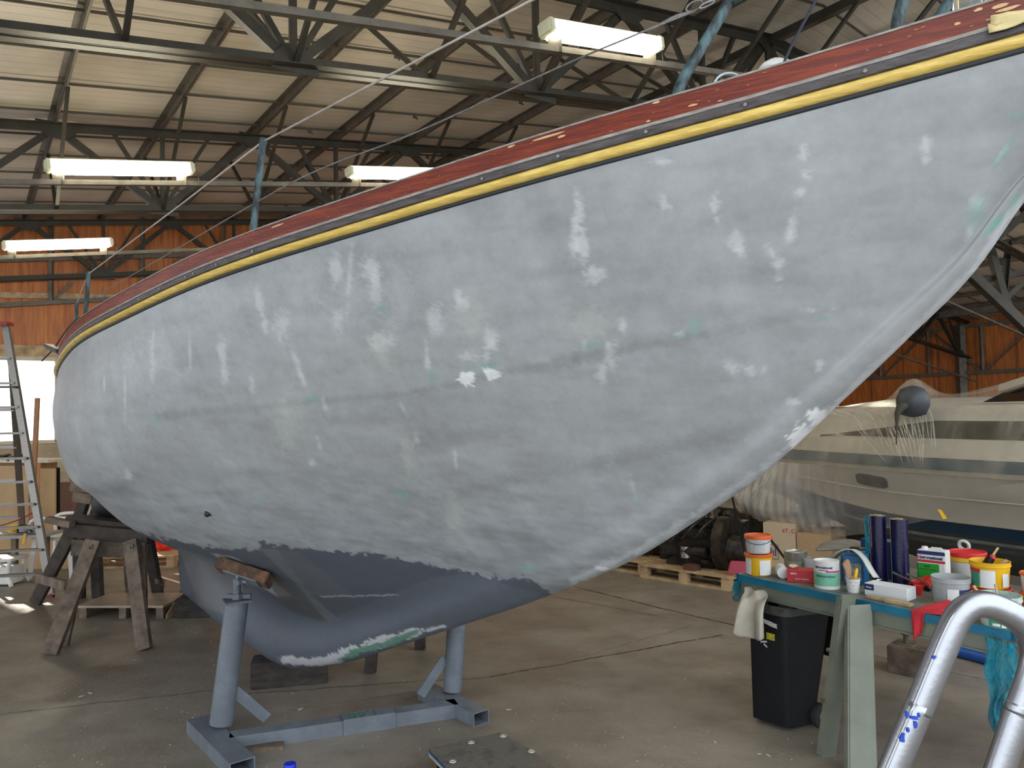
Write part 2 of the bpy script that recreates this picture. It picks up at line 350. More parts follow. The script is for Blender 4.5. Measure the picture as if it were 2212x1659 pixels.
# roof trusses
def truss(v, label, lo=-9, hi=UR, wall=False):
    t = thing('roof_truss', label, 'truss', UV(URIDGE, v, zbot(URIDGE)))
    ud = UV(1, 0, 0)
    for u0, u1 in ((lo, URIDGE), (URIDGE, hi)):
        for nm, zf in (('top_chord', ztop), ('bottom_chord', zbot)):
            mb = MB(); a = UV(u0, v, zf(u0)); b_ = UV(u1, v, zf(u1)); sg = 1 if nm == 'bottom_chord' else -1
            for o in (-.01, .01): q = UV(0, o*7, 0); mb.bar(a+q, b_+q, .09, .009); q = UV(0, o, 0); mb.bar(a+q+Vector((0, 0, .05*sg)), b_+q+Vector((0, 0, .05*sg)), .009, .10)
            build(mb, nm, steel, t)
    i = -4
    nodes = []
    for i in range(-4, 10):
        ub = 2.35+2.74*i; ut = .98+2.74*i; ut2 = ut+2.74; um = ub
        if ub < lo or ub > hi: continue
        B_ = UV(ub, v, zbot(ub)+.04)
        for uu, wd in ((ut, .09), (ut2, .09), (um, .055), (ub-.68, .05), (ub+.68, .05)):
            if uu < lo-.5 or uu > hi: continue
            mb = MB(); T2 = UV(uu, v, ztop(uu)-.03)
            mb.angle(B_+UV(0, .02, 0), T2+UV(0, .02, 0), wd, .008, UV(0, 1, 0)); build(mb, 'web_member', steel, t)
        mb = MB(); g = [(-.22, -.05), (.22, -.05), (.2, .08), (.08, .2), (-.08, .2), (-.2, .08)]
        mb.prism([UV(ub+x, v-.016, zbot(ub)+y) for x, y in g], UV(0, .01, 0)); build(mb, 'gusset_plate', steel, t)
        mb = MB(); g = [(-.26, .06), (.26, .06), (.24, -.08), (.1, -.2), (-.1, -.2), (-.24, -.08)]
        mb.prism([UV(ut+x, v-.016, ztop(ut)-.02+y*.9) for x, y in g], UV(0, .01, 0)); build(mb, 'gusset_plate', steel, t)
        if not wall and lo < ub < hi and -4 < i < 8:
            for dv in (-1.45, 1.45):
                for u9 in (ub, ub+1.37):
                    if u9 > URIDGE+6: continue
                    mb = MB(); mb.bar(UV(u9, v, zbot(u9)+.02), UV(u9, v+dv, ztop(u9)+.0), .045, .045); build(mb, 'strut', steel, t)
    return t
truss(.9, 'dark steel roof truss above and nearest the open front'); truss(6.55, 'dark steel roof truss nearest in view, its chord runs from the top left corner')
truss(12.2, 'dark steel roof truss in the middle, second from the far boarded wall'); truss(18.35, 'dark steel roof truss close against the far boarded wall', wall=True)
# ridge truss along the building
t = thing('ridge_truss', 'long dark steel lattice girder running along under the roof ridge', 'truss', UV(URIDGE, 8, zbot(URIDGE)))
mb = MB(); mb.bar(UV(URIDGE, vf, ztop(URIDGE)-.05), UV(URIDGE, V1-.3, ztop(URIDGE)-.05), .1, .12); build(mb, 'top_chord', steel, t)
mb = MB(); mb.bar(UV(URIDGE, vf, zbot(URIDGE)), UV(URIDGE, V1-.3, zbot(URIDGE)), .1, .1); build(mb, 'bottom_chord', steel, t)
v = .9
while v < 15.5:
    d_ = 2.825 if v < 12 else 3.07
    for a, b_ in ((v, v+d_/2), (v+d_, v+d_/2)): mb = MB(); mb.angle(UV(URIDGE, a, ztop(URIDGE)-.05), UV(URIDGE, b_, zbot(URIDGE)), .07); build(mb, 'web_member', steel, t)
    mb = MB(); mb.bar(UV(URIDGE, v, ztop(URIDGE)), UV(URIDGE, v, zbot(URIDGE)-.1), .09, .09); build(mb, 'post', steel, t)
    v += d_
# wall framing girts
def girt(pts, label):
    t = thing("wall_lattice", label, "girder", pts[0])
    for nm, a, b_, wd in pts[1]: build(MB().bar(a, b_, wd, wd), nm, galv, t)
vv = V1-.12; L_ = []
zt, zb2 = (lambda u: 4.87+.0*u+.133*u), (lambda u: 3.95+.133*u)
L_ += [('top_rail', UV(-6, vv, zt(-6)), UV(8, vv, zt(8)), .09), ('bottom_rail', UV(-6, vv, zb2(-6)), UV(8, vv, zb2(8)), .09)]
u = -5.6
while u < 8:
    L_.append(('upright', UV(u, vv, zb2(u)), UV(u, vv, zt(u)+1.0), .07)); L_.append(('diagonal', UV(u, vv+.05, zb2(u)), UV(u+.85, vv+.05, zt(u+.85)), .05)); u += 1.75
girt((UV(0, vv, 0), L_), 'galvanised lattice girder fixed across the far boarded wall on the left')
L_ = [('top_rail', UV(UR-.15, 2, 4.28), UV(UR-.15, V1, 4.28), .12), ('bottom_rail', UV(UR-.15, 2, 2.7), UV(UR-.15, V1, 2.7), .12), ('beam', UV(UR-1.9, 2, 4.55), UV(UR-1.9, V1, 4.55), .2)]
for i in range(9):
    v = 3+i*1.75; L_.append(('upright', UV(UR-.14, v, 2.7), UV(UR-.14, v, 4.28), .09)); L_.append(('diagonal', UV(UR-.12, v, 2.7 if i % 2 else 4.28), UV(UR-.12, v+1.75, 4.28 if i % 2 else 2.7), .06))
for v in (7.2, 12.4): L_.append(('column', UV(UR-.2, v, 0), UV(UR-.2, v, 4.3), .25))
girt((UV(UR-.15, 10, 0), L_), 'grey steel lattice girder along the boarded side wall behind the wrapped motor boat')
struct(MB().bar(UV(UR-.3, 4, 3.55), UV(UR-.3, 7.8, 3.5), .3, .06), 'trim_100', wood_new)
struct(MB().bar(UV(-6.5, V1-.05, 3.12+.0), UV(8, V1-.05, 3.12), .1, .22), 'trim_101', wood_new)
struct(MB().bar(UV(-6.5, V1-.05, 3.9), UV(8, V1-.05, 4.6), .06, .12), 'trim_102', wood_new)
t = thing('bracing_girder', 'dark steel bracing girder crossing the gap between bow and side wall', 'girder', P(2120, 600, 15.5))
for nm, a, b_, wd in (('chord', P(2050, 560, 15.2), P(2290, 790, 15.4), .17), ('chord', P(2010, 650, 15.6), P(2260, 430, 15.3), .13), ('web_member', P(2124, 510, 15.5), P(2166, 660, 15.5), .13), ('web_member', P(2184, 520, 15.5), P(2172, 655, 15.5), .09), ('web_member', P(2040, 628, 15.7), P(2230, 590, 15.6), .11), ('web_member', P(2166, 655, 15.5), P(2240, 590, 15.5), .10)):
    build(MB().angle(a, b_, wd, .012), nm, steel, t)
build(MB().prism([P(2150, 640, 15.48), P(2182, 640, 15.48), P(2190, 665, 15.48), P(2150, 668, 15.48)], (0, .012, 0)), 'gusset_plate', steel, t)
# fluorescent lamps on their conduits
tubem = emis('tube_light', (1, .92, .70), 45); tray = mk('lamp_body', (.45, .42, .30), .4, 0, .1)
def zl(U): U = min(U, 2*URIDGE-U); return 3.95+.15*(U-.56)
for v, u0, nm in [(4.25, -6, 'nearest, above the wooden toe rail'), (8.08, -8, 'middle'), (11.85, -8, 'far')]:
    o = MB().bar(UV(u0, v, zl(u0)-.15), UV(URIDGE, v, zl(URIDGE)-.15), .05, .045); o.bar(UV(URIDGE, v, zl(URIDGE)-.15), UV(UR-.4, v, zl(UR-.4)-.15), .05, .045)
    one(o, 'cable_conduit', galv, {4.25: 'pale cable conduit carrying the large lamp at the top', 8.08: 'pale cable conduit carrying the two middle lamps', 11.85: 'pale cable conduit carrying the lamp in front of the boarded wall'}[v], 'conduit')
def lamp(v, u, L, label):
    t = thing('fluorescent_lamp', label, 'lamp', UV(u+L/2, v, zl(u+L/2)-.1), group='fluorescent lamps under the roof')
    a = UV(u, v, zl(u)); b_ = UV(u+L, v, zl(u+L)); d = (b_-a).normalized()
    for dz, nm, mt, wd, hh, i in ((.055, 'housing', tray, .10, .018, 0), (-.010, 'diffuser', tubem, .15, .11, .03)):
        mb = MB(); mb.bar(a+d*i+Vector((0, 0, dz)), b_-d*i+Vector((0, 0, dz)), wd, hh); build(mb, nm, mt, t, bevel=.02)
    for f_ in (.08, .92):
        c = a.lerp(b_, f_)
        build(MB().bar(c+Vector((0, 0, .01)), c+Vector((0, 0, -.17)), .02, .1), 'clamp', steel, t)
        build(MB().bar(a-d*.01 if f_ < .5 else b_-d*.05, a+d*.05 if f_ < .5 else b_+d*.01, .16, .11), 'end_cap', mk('end_cap', (.62, .60, .42), .3, 0, .1), t, bevel=.015)
    mb = MB(); mb.tube(cr([b_, b_+d*.05+Vector((0, 0, -.04)), b_+d*.06+Vector((0, 0, -.12)), b_+d*.03+Vector((0, 0, -.15))], 4), .005, 6); build(mb, 'power_lead', steel, t)
lamp(8.08, .56, 1.27, 'fluorescent lamp lit on the left between the trusses, left of the teal stanchion')
lamp(8.08, 3.5, 1.27, 'lit fluorescent lamp partly hidden behind the wooden rail in the middle')
lamp(11.85, .35, 1.27, 'smallest lit fluorescent lamp in front of the far boarded wall')
lamp(4.25, 3.36, 1.15, 'largest lit fluorescent lamp at the top right of centre, nearest the camera')

for v, u in ((8.08, 13.3), (11.85, 13.3), (11.85, 18.4), (4.25, 13.5), (4.25, 18.5)):  # extra unseen lamps, added to brighten the roof beyond the ridge
    lamp(v, u, 1.27, 'added unseen fluorescent lamp on the %s conduit past the roof ridge, %s' % ({8.08: 'middle', 11.85: 'far', 4.25: 'nearest'}[v], 'nearer the ridge' if u < 15 else 'nearer the side wall'))
# ------------------------------------------------------------ the sailing boat
K0 = G(640, 1440, .17); dS = Vector((.59928, -.80054, 0)); nS = Vector((-.80054, -.59928, 0))
def HP(s, b, z): return Vector((K0.x, K0.y, 0)) + dS*s + nS*b + Vector((0, 0, z))
def crv(xs, ys):
    xs = np.array(xs); ys = np.array(ys); m = np.gradient(ys, xs)
    def g(s):
        s = min(max(s, xs[0]), xs[-1]); i = int(np.clip(np.searchsorted(xs, s)-1, 0, len(xs)-2)); h = xs[i+1]-xs[i]; t = (s-xs[i])/h
        return float((2*t**3-3*t*t+1)*ys[i]+(t**3-2*t*t+t)*h*m[i]+(-2*t**3+3*t*t)*ys[i+1]+(t**3-t*t)*h*m[i+1])
    return g
Bf = crv([-3.9, -3.4, -3, -2, -1, -.4, 0, .5, 1, 1.5, 2, 2.5, 3, 3.5, 3.8, 3.95, 4.04], [.42, .6, .72, .94, 1.09, 1.15, 1.175, 1.18, 1.14, 1.05, .91, .73, .52, .27, .125, .05, .003])
Zr = crv([-3.9, -2, -1, -.1, .58, 1.15, 1.9, 2.5, 3.06, 3.53, 3.84, 4.04], [1.96, 1.89, 1.885, 1.905, 1.95, 1.985, 2.06, 2.11, 2.162, 2.208, 2.239, 2.262])
Zk = crv([-2.4, -1.5, -.5, -.15, .15, .45, .8, 1.19, 1.78, 2.36, 2.79, 2.96, 3.19, 3.38, 3.55, 3.70, 3.79, 3.95, 4.04], [.155, .155, .155, .16, .2, .285, .40, .548, .772, .998, 1.193, 1.293, 1.442, 1.598, 1.742, 1.879, 1.997, 2.143, 2.25])
Zc = crv([-3.9, -3, -2.6, -2, -1, 0, 1, 2, 3], [1.55, 1.20, 1.08, .95, .82, .76, .82, 1.02, 1.3])
def sstep(a, b, x): t = min(max((x-a)/(b-a), 0), 1); return t*t*(3-2*t)
def section(s):
    B = Bf(s); zr = Zr(s); zc = Zc(s)
    zk = Zk(s)
    if s < -2.35: k = 1-sstep(-2.66, -2.52, s); zk = zk+(zc-.02-zk)*(sstep(0, 1, k))
    if s < -2.5 and s > -2.62: pass
    zc = max(zc, zk+.03); H = zr-zc; D = zr-zk; kt = .125*sstep(1.9, -.3, s)*.0 + .13*(1-sstep(.0, 1.9, s)) + .012
    kt *= 1-.75*sstep(-1.2, -2.6, s) if False else (1-.75*(1-sstep(-2.6, -1.0, s)))
    dz = zc-zk
    mid = [(B, 0), (1.022*B, .23*H), (.965*B, .5*H), (.875*B, .6*H), (.745*B, .74*H), (.57*B, .85*H), (.345*B, .97*H), (.17*B+kt*.8, H+.10*dz), (kt*.95, H+.45*dz), (kt, H+.8*dz), (kt*.6, D-.02), (0, D)]
    fr = (0, .12, .25, .38, .5, .61, .71, .8, .88, .94, .985, 1)
    bb = np.interp(fr, (0, .2, .4, .6, .8, .92, .985, 1), (1, .87, .70, .50, .27, .12, .02, 0))
    bow = [(B*q + .03*(1-f)**.3*0 + (.022 if 0 < i < 11 and f > .9 else 0), f*D) for i, (f, q) in enumerate(zip(fr, bb))]
    w_ = sstep(.1, 2.3, s)
    return [Vector(((1-w_)*m[0]+w_*q[0], zr-((1-w_)*m[1]+w_*q[1]))) for m, q in zip(mid, bow)]
NM = 190
def ring(s):
    pts = cr(section(s), 30); L = [0]
    for a, b in zip(pts, pts[1:]): L.append(L[-1]+(b-a).length)
    t = np.linspace(0, L[-1], NM)
    return np.interp(t, L, [max(p[0], 0) for p in pts]), np.interp(t, L, [p[1] for p in pts])
SS = np.concatenate([np.linspace(-3.9, -2.7, 14), np.linspace(-2.68, -2.5, 10), np.linspace(-2.46, -.6, 60), np.linspace(-.58, 4.035, 640)])
RB = []; RZ = []
for s in SS:
    b, z = ring(s); RB.append(b); RZ.append(z)
RB = np.array(RB); RZ = np.array(RZ)
boat = thing('sailing_boat', 'large grey primed sailing boat hull with mahogany toe rail and gold stripe, propped on blocks', 'boat', HP(-.6, 0, .155))
hv = []; hf = []
NS = len(SS)
for i, s in enumerate(SS):
    for j in range(NM): hv.append(HP(s, RB[i, j], RZ[i, j]))
    for j in range(NM-2, -1, -1): hv.append(HP(s, -RB[i, j], RZ[i, j]))
W_ = 2*NM-1
for i in range(NS-1):
    for j in range(W_-1):
        a = i*W_+j; hf.append((a, a+W_, a+W_+1, a+1))
hf.append(tuple(range(W_)))
m = MB(); m.v = [tuple(v) for v in hv]; m.f = hf

# paint on the hull: patches of old primer, filler and sanded-through spots, plus some painted light and shade
V3 = np.array(m.v); D3 = V3-CO; zz = np.maximum(D3@cF, .1); PX = 1106+FPX*(D3@cR)/zz; PY = 829.5-FPX*(D3@cU)/zz
rg = np.random.RandomState(3)
def vnoise(x, y, sc):
    T = rg.rand(256, 256); x = x/sc[0]; y = y/sc[1]; xi = np.floor(x).astype(int); yi = np.floor(y).astype(int); fx = x-xi; fy = y-yi
    fx = fx*fx*(3-2*fx); fy = fy*fy*(3-2*fy); g = lambda a, b: T[a % 256, b % 256]
    return (g(xi, yi)*(1-fx)+g(xi+1, yi)*fx)*(1-fy)+(g(xi, yi+1)*(1-fx)+g(xi+1, yi+1)*fx)*fy - .5
hs = np.repeat(SS, W_); hz = V3[:, 2]      # hull-space coordinates
base = np.ones((len(V3), 3))*np.array([.33, .342, .348])
n1 = vnoise(hs+9, hz, (.22, .05))*.6+vnoise(hs+9, hz, (.5, .16))*.6+vnoise(hs+9, hz, (.09, .025))*.4
n2 = vnoise(hs+9, hz*1.0, (.05, .3))*.5+vnoise(hs+9, hz, (.12, .5))*.6          # vertical sanding
base *= (1+.22*n1+.19*n2)[:, None]
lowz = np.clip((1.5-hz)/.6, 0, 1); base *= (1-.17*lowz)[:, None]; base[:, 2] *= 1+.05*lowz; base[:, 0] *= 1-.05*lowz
n3 = vnoise(hs+9, hz, (.10, .03))+vnoise(hs+9, hz, (.035, .012))*.7
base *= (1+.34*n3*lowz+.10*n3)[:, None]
def blob(x, y, rx, ry, ang=0, col=(.68, .70, .69), amt=.6, soft=.55):
    a = math.radians(ang); dx = PX-x; dy = PY-y; u = (dx*math.cos(a)+dy*math.sin(a))/rx; v = (-dx*math.sin(a)+dy*math.cos(a))/ry
    r = np.sqrt(u*u+v*v)+(gn)*.75; k = np.clip((1.15-r)/soft, 0, 1); k = k*k*(3-2*k)*amt
    base[:] = base*(1-k[:, None])+np.array(col)*k[:, None]
gn = vnoise(PX, PY, (3.5, 3.5))*.9+vnoise(PX, PY, (9, 9))*.7+vnoise(PX, PY, (28, 28))*.8
Wh = (.62, .645, .645); Gr = (.16, .38, .32); Cr = (.50, .51, .46)
for q in [(1250,450,11,45,-3), (1258,530,14,45,-5), (1285,590,26,24,10), (1240,500,10,60), (1435,440,10,22,-20), (1430,350,26,10,-10), (1545,440,12,32,-5), (1550,475,9,16),
          (1590,525,22,26), (1600,545,14,14), (1735,330,12,26), (1738,380,18,18), (1730,415,10,16,20), (1710,490,14,34,15), (1710,510,9,13), (1683,570,16,14), (1682,600,6,26,-15), (1665,545,8,20,-25),
          (1580,795,14,28,-30), (1620,800,20,16), (1650,800,14,12), (1770,790,8,16,20), (1753,670,14,6), (1800,668,12,5), (1712,865,26,9,10), (1470,722,14,9), (1262,745,8,14), (1300,800,14,30), (1370,1060,6,30,-15),
          (640,780,9,34,-18), (655,820,7,26,-18), (730,690,16,32), (725,585,14,40), (755,600,6,70,4), (800,580,26,34,-5), (810,620,14,40), (922,760,5,34,-6), (925,790,7,20,-8), (990,640,10,22), (1000,660,16,18), (1060,730,20,26), (1062,745,14,14),
          (1010,770,26,10), (1051,772,8,12), (985,1000,5,28,-8), (690,960,5,26,-16), (675,1000,14,10), (900,950,10,16), (830,740,34,26), (560,650,9,40,-8), (572,700,8,26,-8), (225,830,2.5,17), (278,1025,7,13,-20), (545,830,9,26), (700,870,7,30,-14),
          (2165,330,6,30,35), (2110,440,14,18,20), (2095,500,10,22,10), (1345,700,10,22), (2000,330,12,40), (330,780,6,60), (270,860,3,70), (410,760,4,40), (870,880,5,18,-25), (1320,760,16,40),
          (480,760,10,70,-8), (610,700,20,50), (940,690,22,40)]:
    blob(*q, col=Wh, amt=.5, soft=.9)
for q in [(760,640,60,90), (860,640,40,100), (480,640,80,40), (330,800,70,80), (640,620,60,60)]: blob(*q, col=(.46, .48, .50), amt=.38, soft=1.1)
for q in [(830,760,40,50), (1020,700,50,60), (1270,700,60,50), (620,900,30,80), (880,990,20,50), (980,1120,20,60)]: blob(*q, col=Cr, amt=.35, soft=1)
for q in [(1010,818,19,14), (1060,808,15,10,15), (1768,902,20,19,-20), (1730,940,26,19,-40), (1300,1228,14,5,10)]: blob(*q, col=(.80, .81, .82), amt=.95, soft=.16)
for q in [(828,668,17,7,35), (1010,795,20,8,-8), (932,815,10,18,-20), (1270,748,28,12,-8), (1060,790,26,8,-12), (675,860,16,10,-10), (1480,725,18,8,-10), (1780,690,20,6,-5), (2185,300,6,34,30), (2160,340,10,30,35), (2110,460,18,40,25), (338,912,6,9), (1500,700,16,20),
          (2130,500,18,8,-50), (1375,1075,5,30,-20), (1440,1013,10,6), (1415,1168,10,8), (2190,250,30,8,-10), (870,1070,24,8), (1140,1225,14,5), (1725,985,30,9,-30), (1610,1060,20,8,-30), (560,1080,12,6)]:
    blob(*q, col=Gr, amt=.42, soft=.8)
# horizontal sanded plank line and fainter darker grey bands
for x0, y0, x1, y1, wd, a in [(340,900,900,848,9,.25), (900,845,1250,775,11,.3), (1250,775,1520,722,12,.3), (1520,722,1900,650,12,.2), (900,960,1400,890,16,.14), (1000,1060,1600,940,14,.16), (1300,1000,1700,900,18,.14)]:
    t = np.clip(((PX-x0)*(x1-x0)+(PY-y0)*(y1-y0))/((x1-x0)**2+(y1-y0)**2), 0, 1)
    dd = np.hypot(PX-x0-t*(x1-x0), PY-y0-t*(y1-y0)); k = np.clip(1.3-dd/wd+gn*.9, 0, 1)*a; base *= (1-.5*k)[:, None]
def inpoly(x, y, pts):
    ins = np.zeros(len(x), bool); n = len(pts)
    for i in range(n):
        (xa, ya), (xb, yb) = pts[i], pts[(i+1) % n]
        c = ((ya > y) != (yb > y)) & (x < (xb-xa)*(y-ya)/((yb-ya) if yb != ya else 1e-9)+xa); ins ^= c
    return ins
star = np.tile(np.concatenate([np.ones(NM, bool), np.zeros(NM-1, bool)]), NS)
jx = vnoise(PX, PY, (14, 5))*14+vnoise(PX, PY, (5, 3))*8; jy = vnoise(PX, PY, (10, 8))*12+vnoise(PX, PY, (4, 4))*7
drk = inpoly(PX+jx, PY+jy, [(300,1150), (430,1180), (560,1190), (556,1172), (640,1182), (760,1194), (860,1206), (920,1218), (1000,1236), (1090,1252), (1135,1246), (1160,1262), (1182,1276), (1206,1282), (1180,1308), (1000,1370), (640,1480), (300,1400)]) & star  # dark bottom paint; its left tip also paints in shade below the bilge
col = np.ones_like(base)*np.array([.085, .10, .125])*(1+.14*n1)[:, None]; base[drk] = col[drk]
def patch(pts, c, jit=.3, soft=0, mix=1.0):
    k = inpoly(PX+jx*jit, PY+jy*jit, pts) & star; base[k] = base[k]*(1-mix)+np.array(c)*mix*(1+.12*n1[k])[:, None]
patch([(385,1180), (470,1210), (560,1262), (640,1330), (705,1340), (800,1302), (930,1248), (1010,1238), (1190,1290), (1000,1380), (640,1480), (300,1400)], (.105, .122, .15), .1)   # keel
patch([(600,1190), (640,1188), (770,1292), (672,1286)], (.115, .125, .14), .05, mix=.7)
patch([(560,1185), (598,1186), (672,1285), (735,1340), (706,1342), (640,1262)], (.14, .15, .17), .05, mix=.8)
patch([(455,1195), (500,1200), (560,1230), (632,1288), (600,1290), (520,1240)], (.26, .27, .27), .1)
patch([(560,1225), (590,1228), (708,1342), (690,1344), (600,1290)], (.09, .08, .075), .05, mix=.7)  # brown shadow line in the keel fold, painted into the colour
patch([(386,1185), (470,1215), (520,1262), (530,1300), (500,1330), (430,1310)], (.25, .24, .23), .1, mix=.4)  # warm reflected light on the rear keel, painted into the colour
patch([(690,1288), (860,1284), (862,1286), (700,1291)], (.3, .32, .35), .2)
for q in [(640,1428,34,8,5), (700,1428,40,8,-3), (760,1408,44,10,-16), (830,1385,40,11,-17), (885,1368,30,9,-14), (940,1358,20,4,-12)]: blob(*q, col=(.56, .57, .60), amt=.95, soft=.25)
for q in [(760,1415,26,6,-20), (790,1402,30,6,-14), (850,1385,24,7,-20), (880,1372,24,5,-20)]: blob(*q, col=(.10, .27, .19), amt=.9, soft=.3)
# edge highlight along the stem, painted into the hull colour
E_ = [(2212,425), (2170,480), (2100,585), (1950,735), (1800,880), (1650,1010), (1500,1115), (1380,1190), (1240,1252)]
for (x0, y0), (x1, y1) in zip(E_, E_[1:]):
    t = np.clip(((PX-x0)*(x1-x0)+(PY-y0)*(y1-y0))/((x1-x0)**2+(y1-y0)**2), 0, 1)
    dd = np.hypot(PX-x0-t*(x1-x0), PY-y0-t*(y1-y0)); k = np.clip(1.2-dd/9+gn*1.1, 0, 1)*.5; base[:] = base*(1-k[:, None])+np.array([.62, .64, .67])*k[:, None]
for q in [(2155,480,26,8,-54), (2190,440,20,8,-60)]: blob(*q, col=(.17, .40, .33), amt=.7, soft=.4)
hm, hn, hl, hb = nt('hull_paint')
at = hn.new('ShaderNodeVertexColor'); at.layer_name = 'paint'
tc = hn.new('ShaderNodeTexCoord'); ns = hn.new('ShaderNodeTexNoise'); ns.inputs['Scale'].default_value = 26; ns.inputs['Detail'].default_value = 8; ns.inputs['Roughness'].default_value = .75
hl.new(tc.outputs['Object'], ns.inputs[0])
mr = hn.new('ShaderNodeMapRange'); mr.inputs[1].default_value = .3; mr.inputs[2].default_value = .7; mr.inputs[3].default_value = .90; mr.inputs[4].default_value = 1.10; hl.new(ns.outputs[0], mr.inputs[0])
mx = hn.new('ShaderNodeVectorMath'); mx.operation = 'SCALE'; hl.new(at.outputs[0], mx.inputs[0]); hl.new(mr.outputs[0], mx.inputs['Scale']); hl.new(mx.outputs[0], hb.inputs['Base Color'])
hb.inputs['Roughness'].default_value = .48; hb.inputs['Specular IOR Level'].default_value = .35
bp = hn.new('ShaderNodeBump'); bp.inputs['Strength'].default_value = .12; bp.inputs['Distance'].default_value = .004; hl.new(ns.outputs[0], bp.inputs['Height']); hl.new(bp.outputs[0], hb.inputs['Normal'])
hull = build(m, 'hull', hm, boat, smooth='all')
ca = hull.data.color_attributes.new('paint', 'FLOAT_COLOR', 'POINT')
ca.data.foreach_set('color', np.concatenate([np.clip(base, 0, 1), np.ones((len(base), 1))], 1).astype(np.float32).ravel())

def hull_pt(px, py):                    # nearest starboard hull vertex seen at a pixel
    k = np.hypot(PX-px, PY-py)+np.where(star, 0, 1e4)+zz*0
    return Vector(V3[int(np.argmin(k))])
def hull_norm(p):
    k = np.argsort(((V3-np.array(p))**2).sum(1))[:24]; q = V3[k]-V3[k].mean(0); u, s_, vt = np.linalg.svd(q); n_ = Vector(vt[2])
    return n_ if n_.dot(nS) > 0 else -n_
# rail strakes swept round the sheer, starboard and port
def strake(prof, name, mat, s0=-3.9, s1=4.03, n=240, bev=None):
    mb = MB(); ss = np.linspace(s0, s1, n)
    for sg in (1, -1):
        k = len(mb.v)
        for s in ss:
            b0 = max(Bf(s), .004); slope = (Bf(s+.01)-Bf(s-.01))/.02; c = 1/math.sqrt(1+slope*slope)
            for o, z in prof: mb.v.append(tuple(HP(s - o*slope*c*-1, sg*(b0+o*c), Zr(s)+z)))
        q = len(prof)
        for i in range(n-1):
            for j in range(q):
                j2 = (j+1) % q; a = k+i*q; mb.f.append((a+j, a+j2, a+q+j2, a+q+j))
        mb.f.append(tuple(k+j for j in range(q))); mb.f.append(tuple(k+(n-1)*q+j for j in range(q))[::-1])
    return build(mb, name, mat, boat, smooth=.6)
def arcp(x, z0, z1, n=6): return [(x*math.sin(math.pi*i/n), z0+(z1-z0)*(.5-.5*math.cos(math.pi*i/n))) for i in range(n+1)]
gold = mk('gold_paint', (.80, .58, .16), .42, 0, .2, 5, .15, 30, (3, 3, 30), col2=(.62, .42, .09))
rubm = mk('grey_rubbing', (.085, .072, .072), .5, 0, .35, 9, .4, 26, (2, 2, 12))
mahog = mk('mahogany', (.23, .034, .011), .36, 0, .3, 4, .25, 18, (1.5, 1.5, 22), col2=(.13, .018, .008), Coat_Weight=.12, Coat_Roughness=.15, Specular_IOR_Level=.35)
raw = mk('weathered_edge', (.33, .30, .27), .75, 0, .3, 12, .5, 30, (2, 2, 10))
strake([(-.02, -.003)]+arcp(.006, -.003, .008)+[(-.02, .008)], 'black_line', mk('line_black', (.02, .022, .025), .6))  # thin black line along the hull top, below the gold moulding
strake([(-.02, .006)]+arcp(.022, .006, .031)+[(-.02, .031)], 'gold_moulding', gold)
strake([(-.02, .031), (.004, .031), (.012, .034), (.014, .048), (.010, .053), (-.02, .053)], 'rubbing_strake', rubm, s1=3.88)
strake([(-.02, .053), (.012, .053), (.009, .061), (-.02, .061)], 'covering_board', raw)
strake([(-.028, .061), (.004, .061), (.0, .108), (-.028, .108)], 'toe_rail', mahog)
strake([(-.030, .108), (.003, .108), (.001, .113), (-.028, .113)], 'rail_cap', raw)
mb = MB(); n = 60; ss = np.linspace(-3.9, 3.98, n)
for s in ss:
    for q in (-1, -.5, 0, .5, 1): mb.v.append(tuple(HP(s, q*max(Bf(s)-.02, .01), Zr(s)+.045+.04*(1-q*q))))
for i in range(n-1):
    for j in range(4): a = i*5+j; mb.f.append((a, a+1, a+6, a+5))
build(mb, 'deck', mk('deck_paint', (.55, .55, .5), .6), boat, smooth='all')
# wood plugs in the rubbing strake, bare wood scrapes on the toe rail
def rail_pt(px, dz, out=0):
    best = None
    for s in np.linspace(-.2, 3.9, 800):
        p = HP(s, Bf(s)+out, Zr(s)+dz); x, y = proj(p)
        if best is None or abs(x-px) < best[0]: best = (abs(x-px), s, p)
    return best[1], best[2]
plugm = mk('plug_grey', (.3, .3, .3), .6)
for px in (259, 300, 343, 400, 418, 466, 545, 1040, 1205, 1395, 1613, 1867):
    s, p = rail_pt(px, .041, .013); mb = MB(); mb.lathe(p, [(.0035, -.001), (.0038, .002), (.002, .0022)], 10, R=Matrix((dS, Vector((0, 0, 1)), nS)).transposed()); build(mb, 'wood_plug', plugm, boat)
scr = mk('bare_wood', (.62, .40, .20), .7, 0, .2, 30); mb = MB()
rr = random.Random(4)
for px, dz, a, b in [(1500, .075, .012, .003), (1400, .067, .006, .003), (1418, .105, .01, .003), (1556, .068, .006, .002), (2070, .085, .006, .003), (2117, .1, .008, .0035), (2165, .095, .014, .005), (2175, .085, .02, .004), (2185, .072, .02, .003), (1180, .1, .05, .003), (1215, .09, .012, .003), (600, .098, .035, .003), (1105, .104, .012, .003), (2150, .075, .02, .002)]+[(rr.uniform(620, 2100), rr.uniform(.064, .106), rr.uniform(.002, .006), .0005) for _ in range(26)]:
    mb = MB()
    s, p = rail_pt(px, dz, .0035 - (dz-.061)*.085)
    k = len(mb.v)
    sl = (Bf(s+.01)-Bf(s-.01))/.02; tv = (dS+nS*sl+Vector((0, 0, (Zr(s+.01)-Zr(s-.01))/.02))).normalized()
    mb.v += [tuple(p+nS*.0012+tv*a*math.cos(t*.7854)*rr.uniform(.7, 1.1)+Vector((0, 0, b*math.sin(t*.7854)*rr.uniform(.7, 1.1)))) for t in range(8)]; mb.f.append(tuple(range(k, k+8))); build(mb, 'bare_wood_scrape', scr, boat)
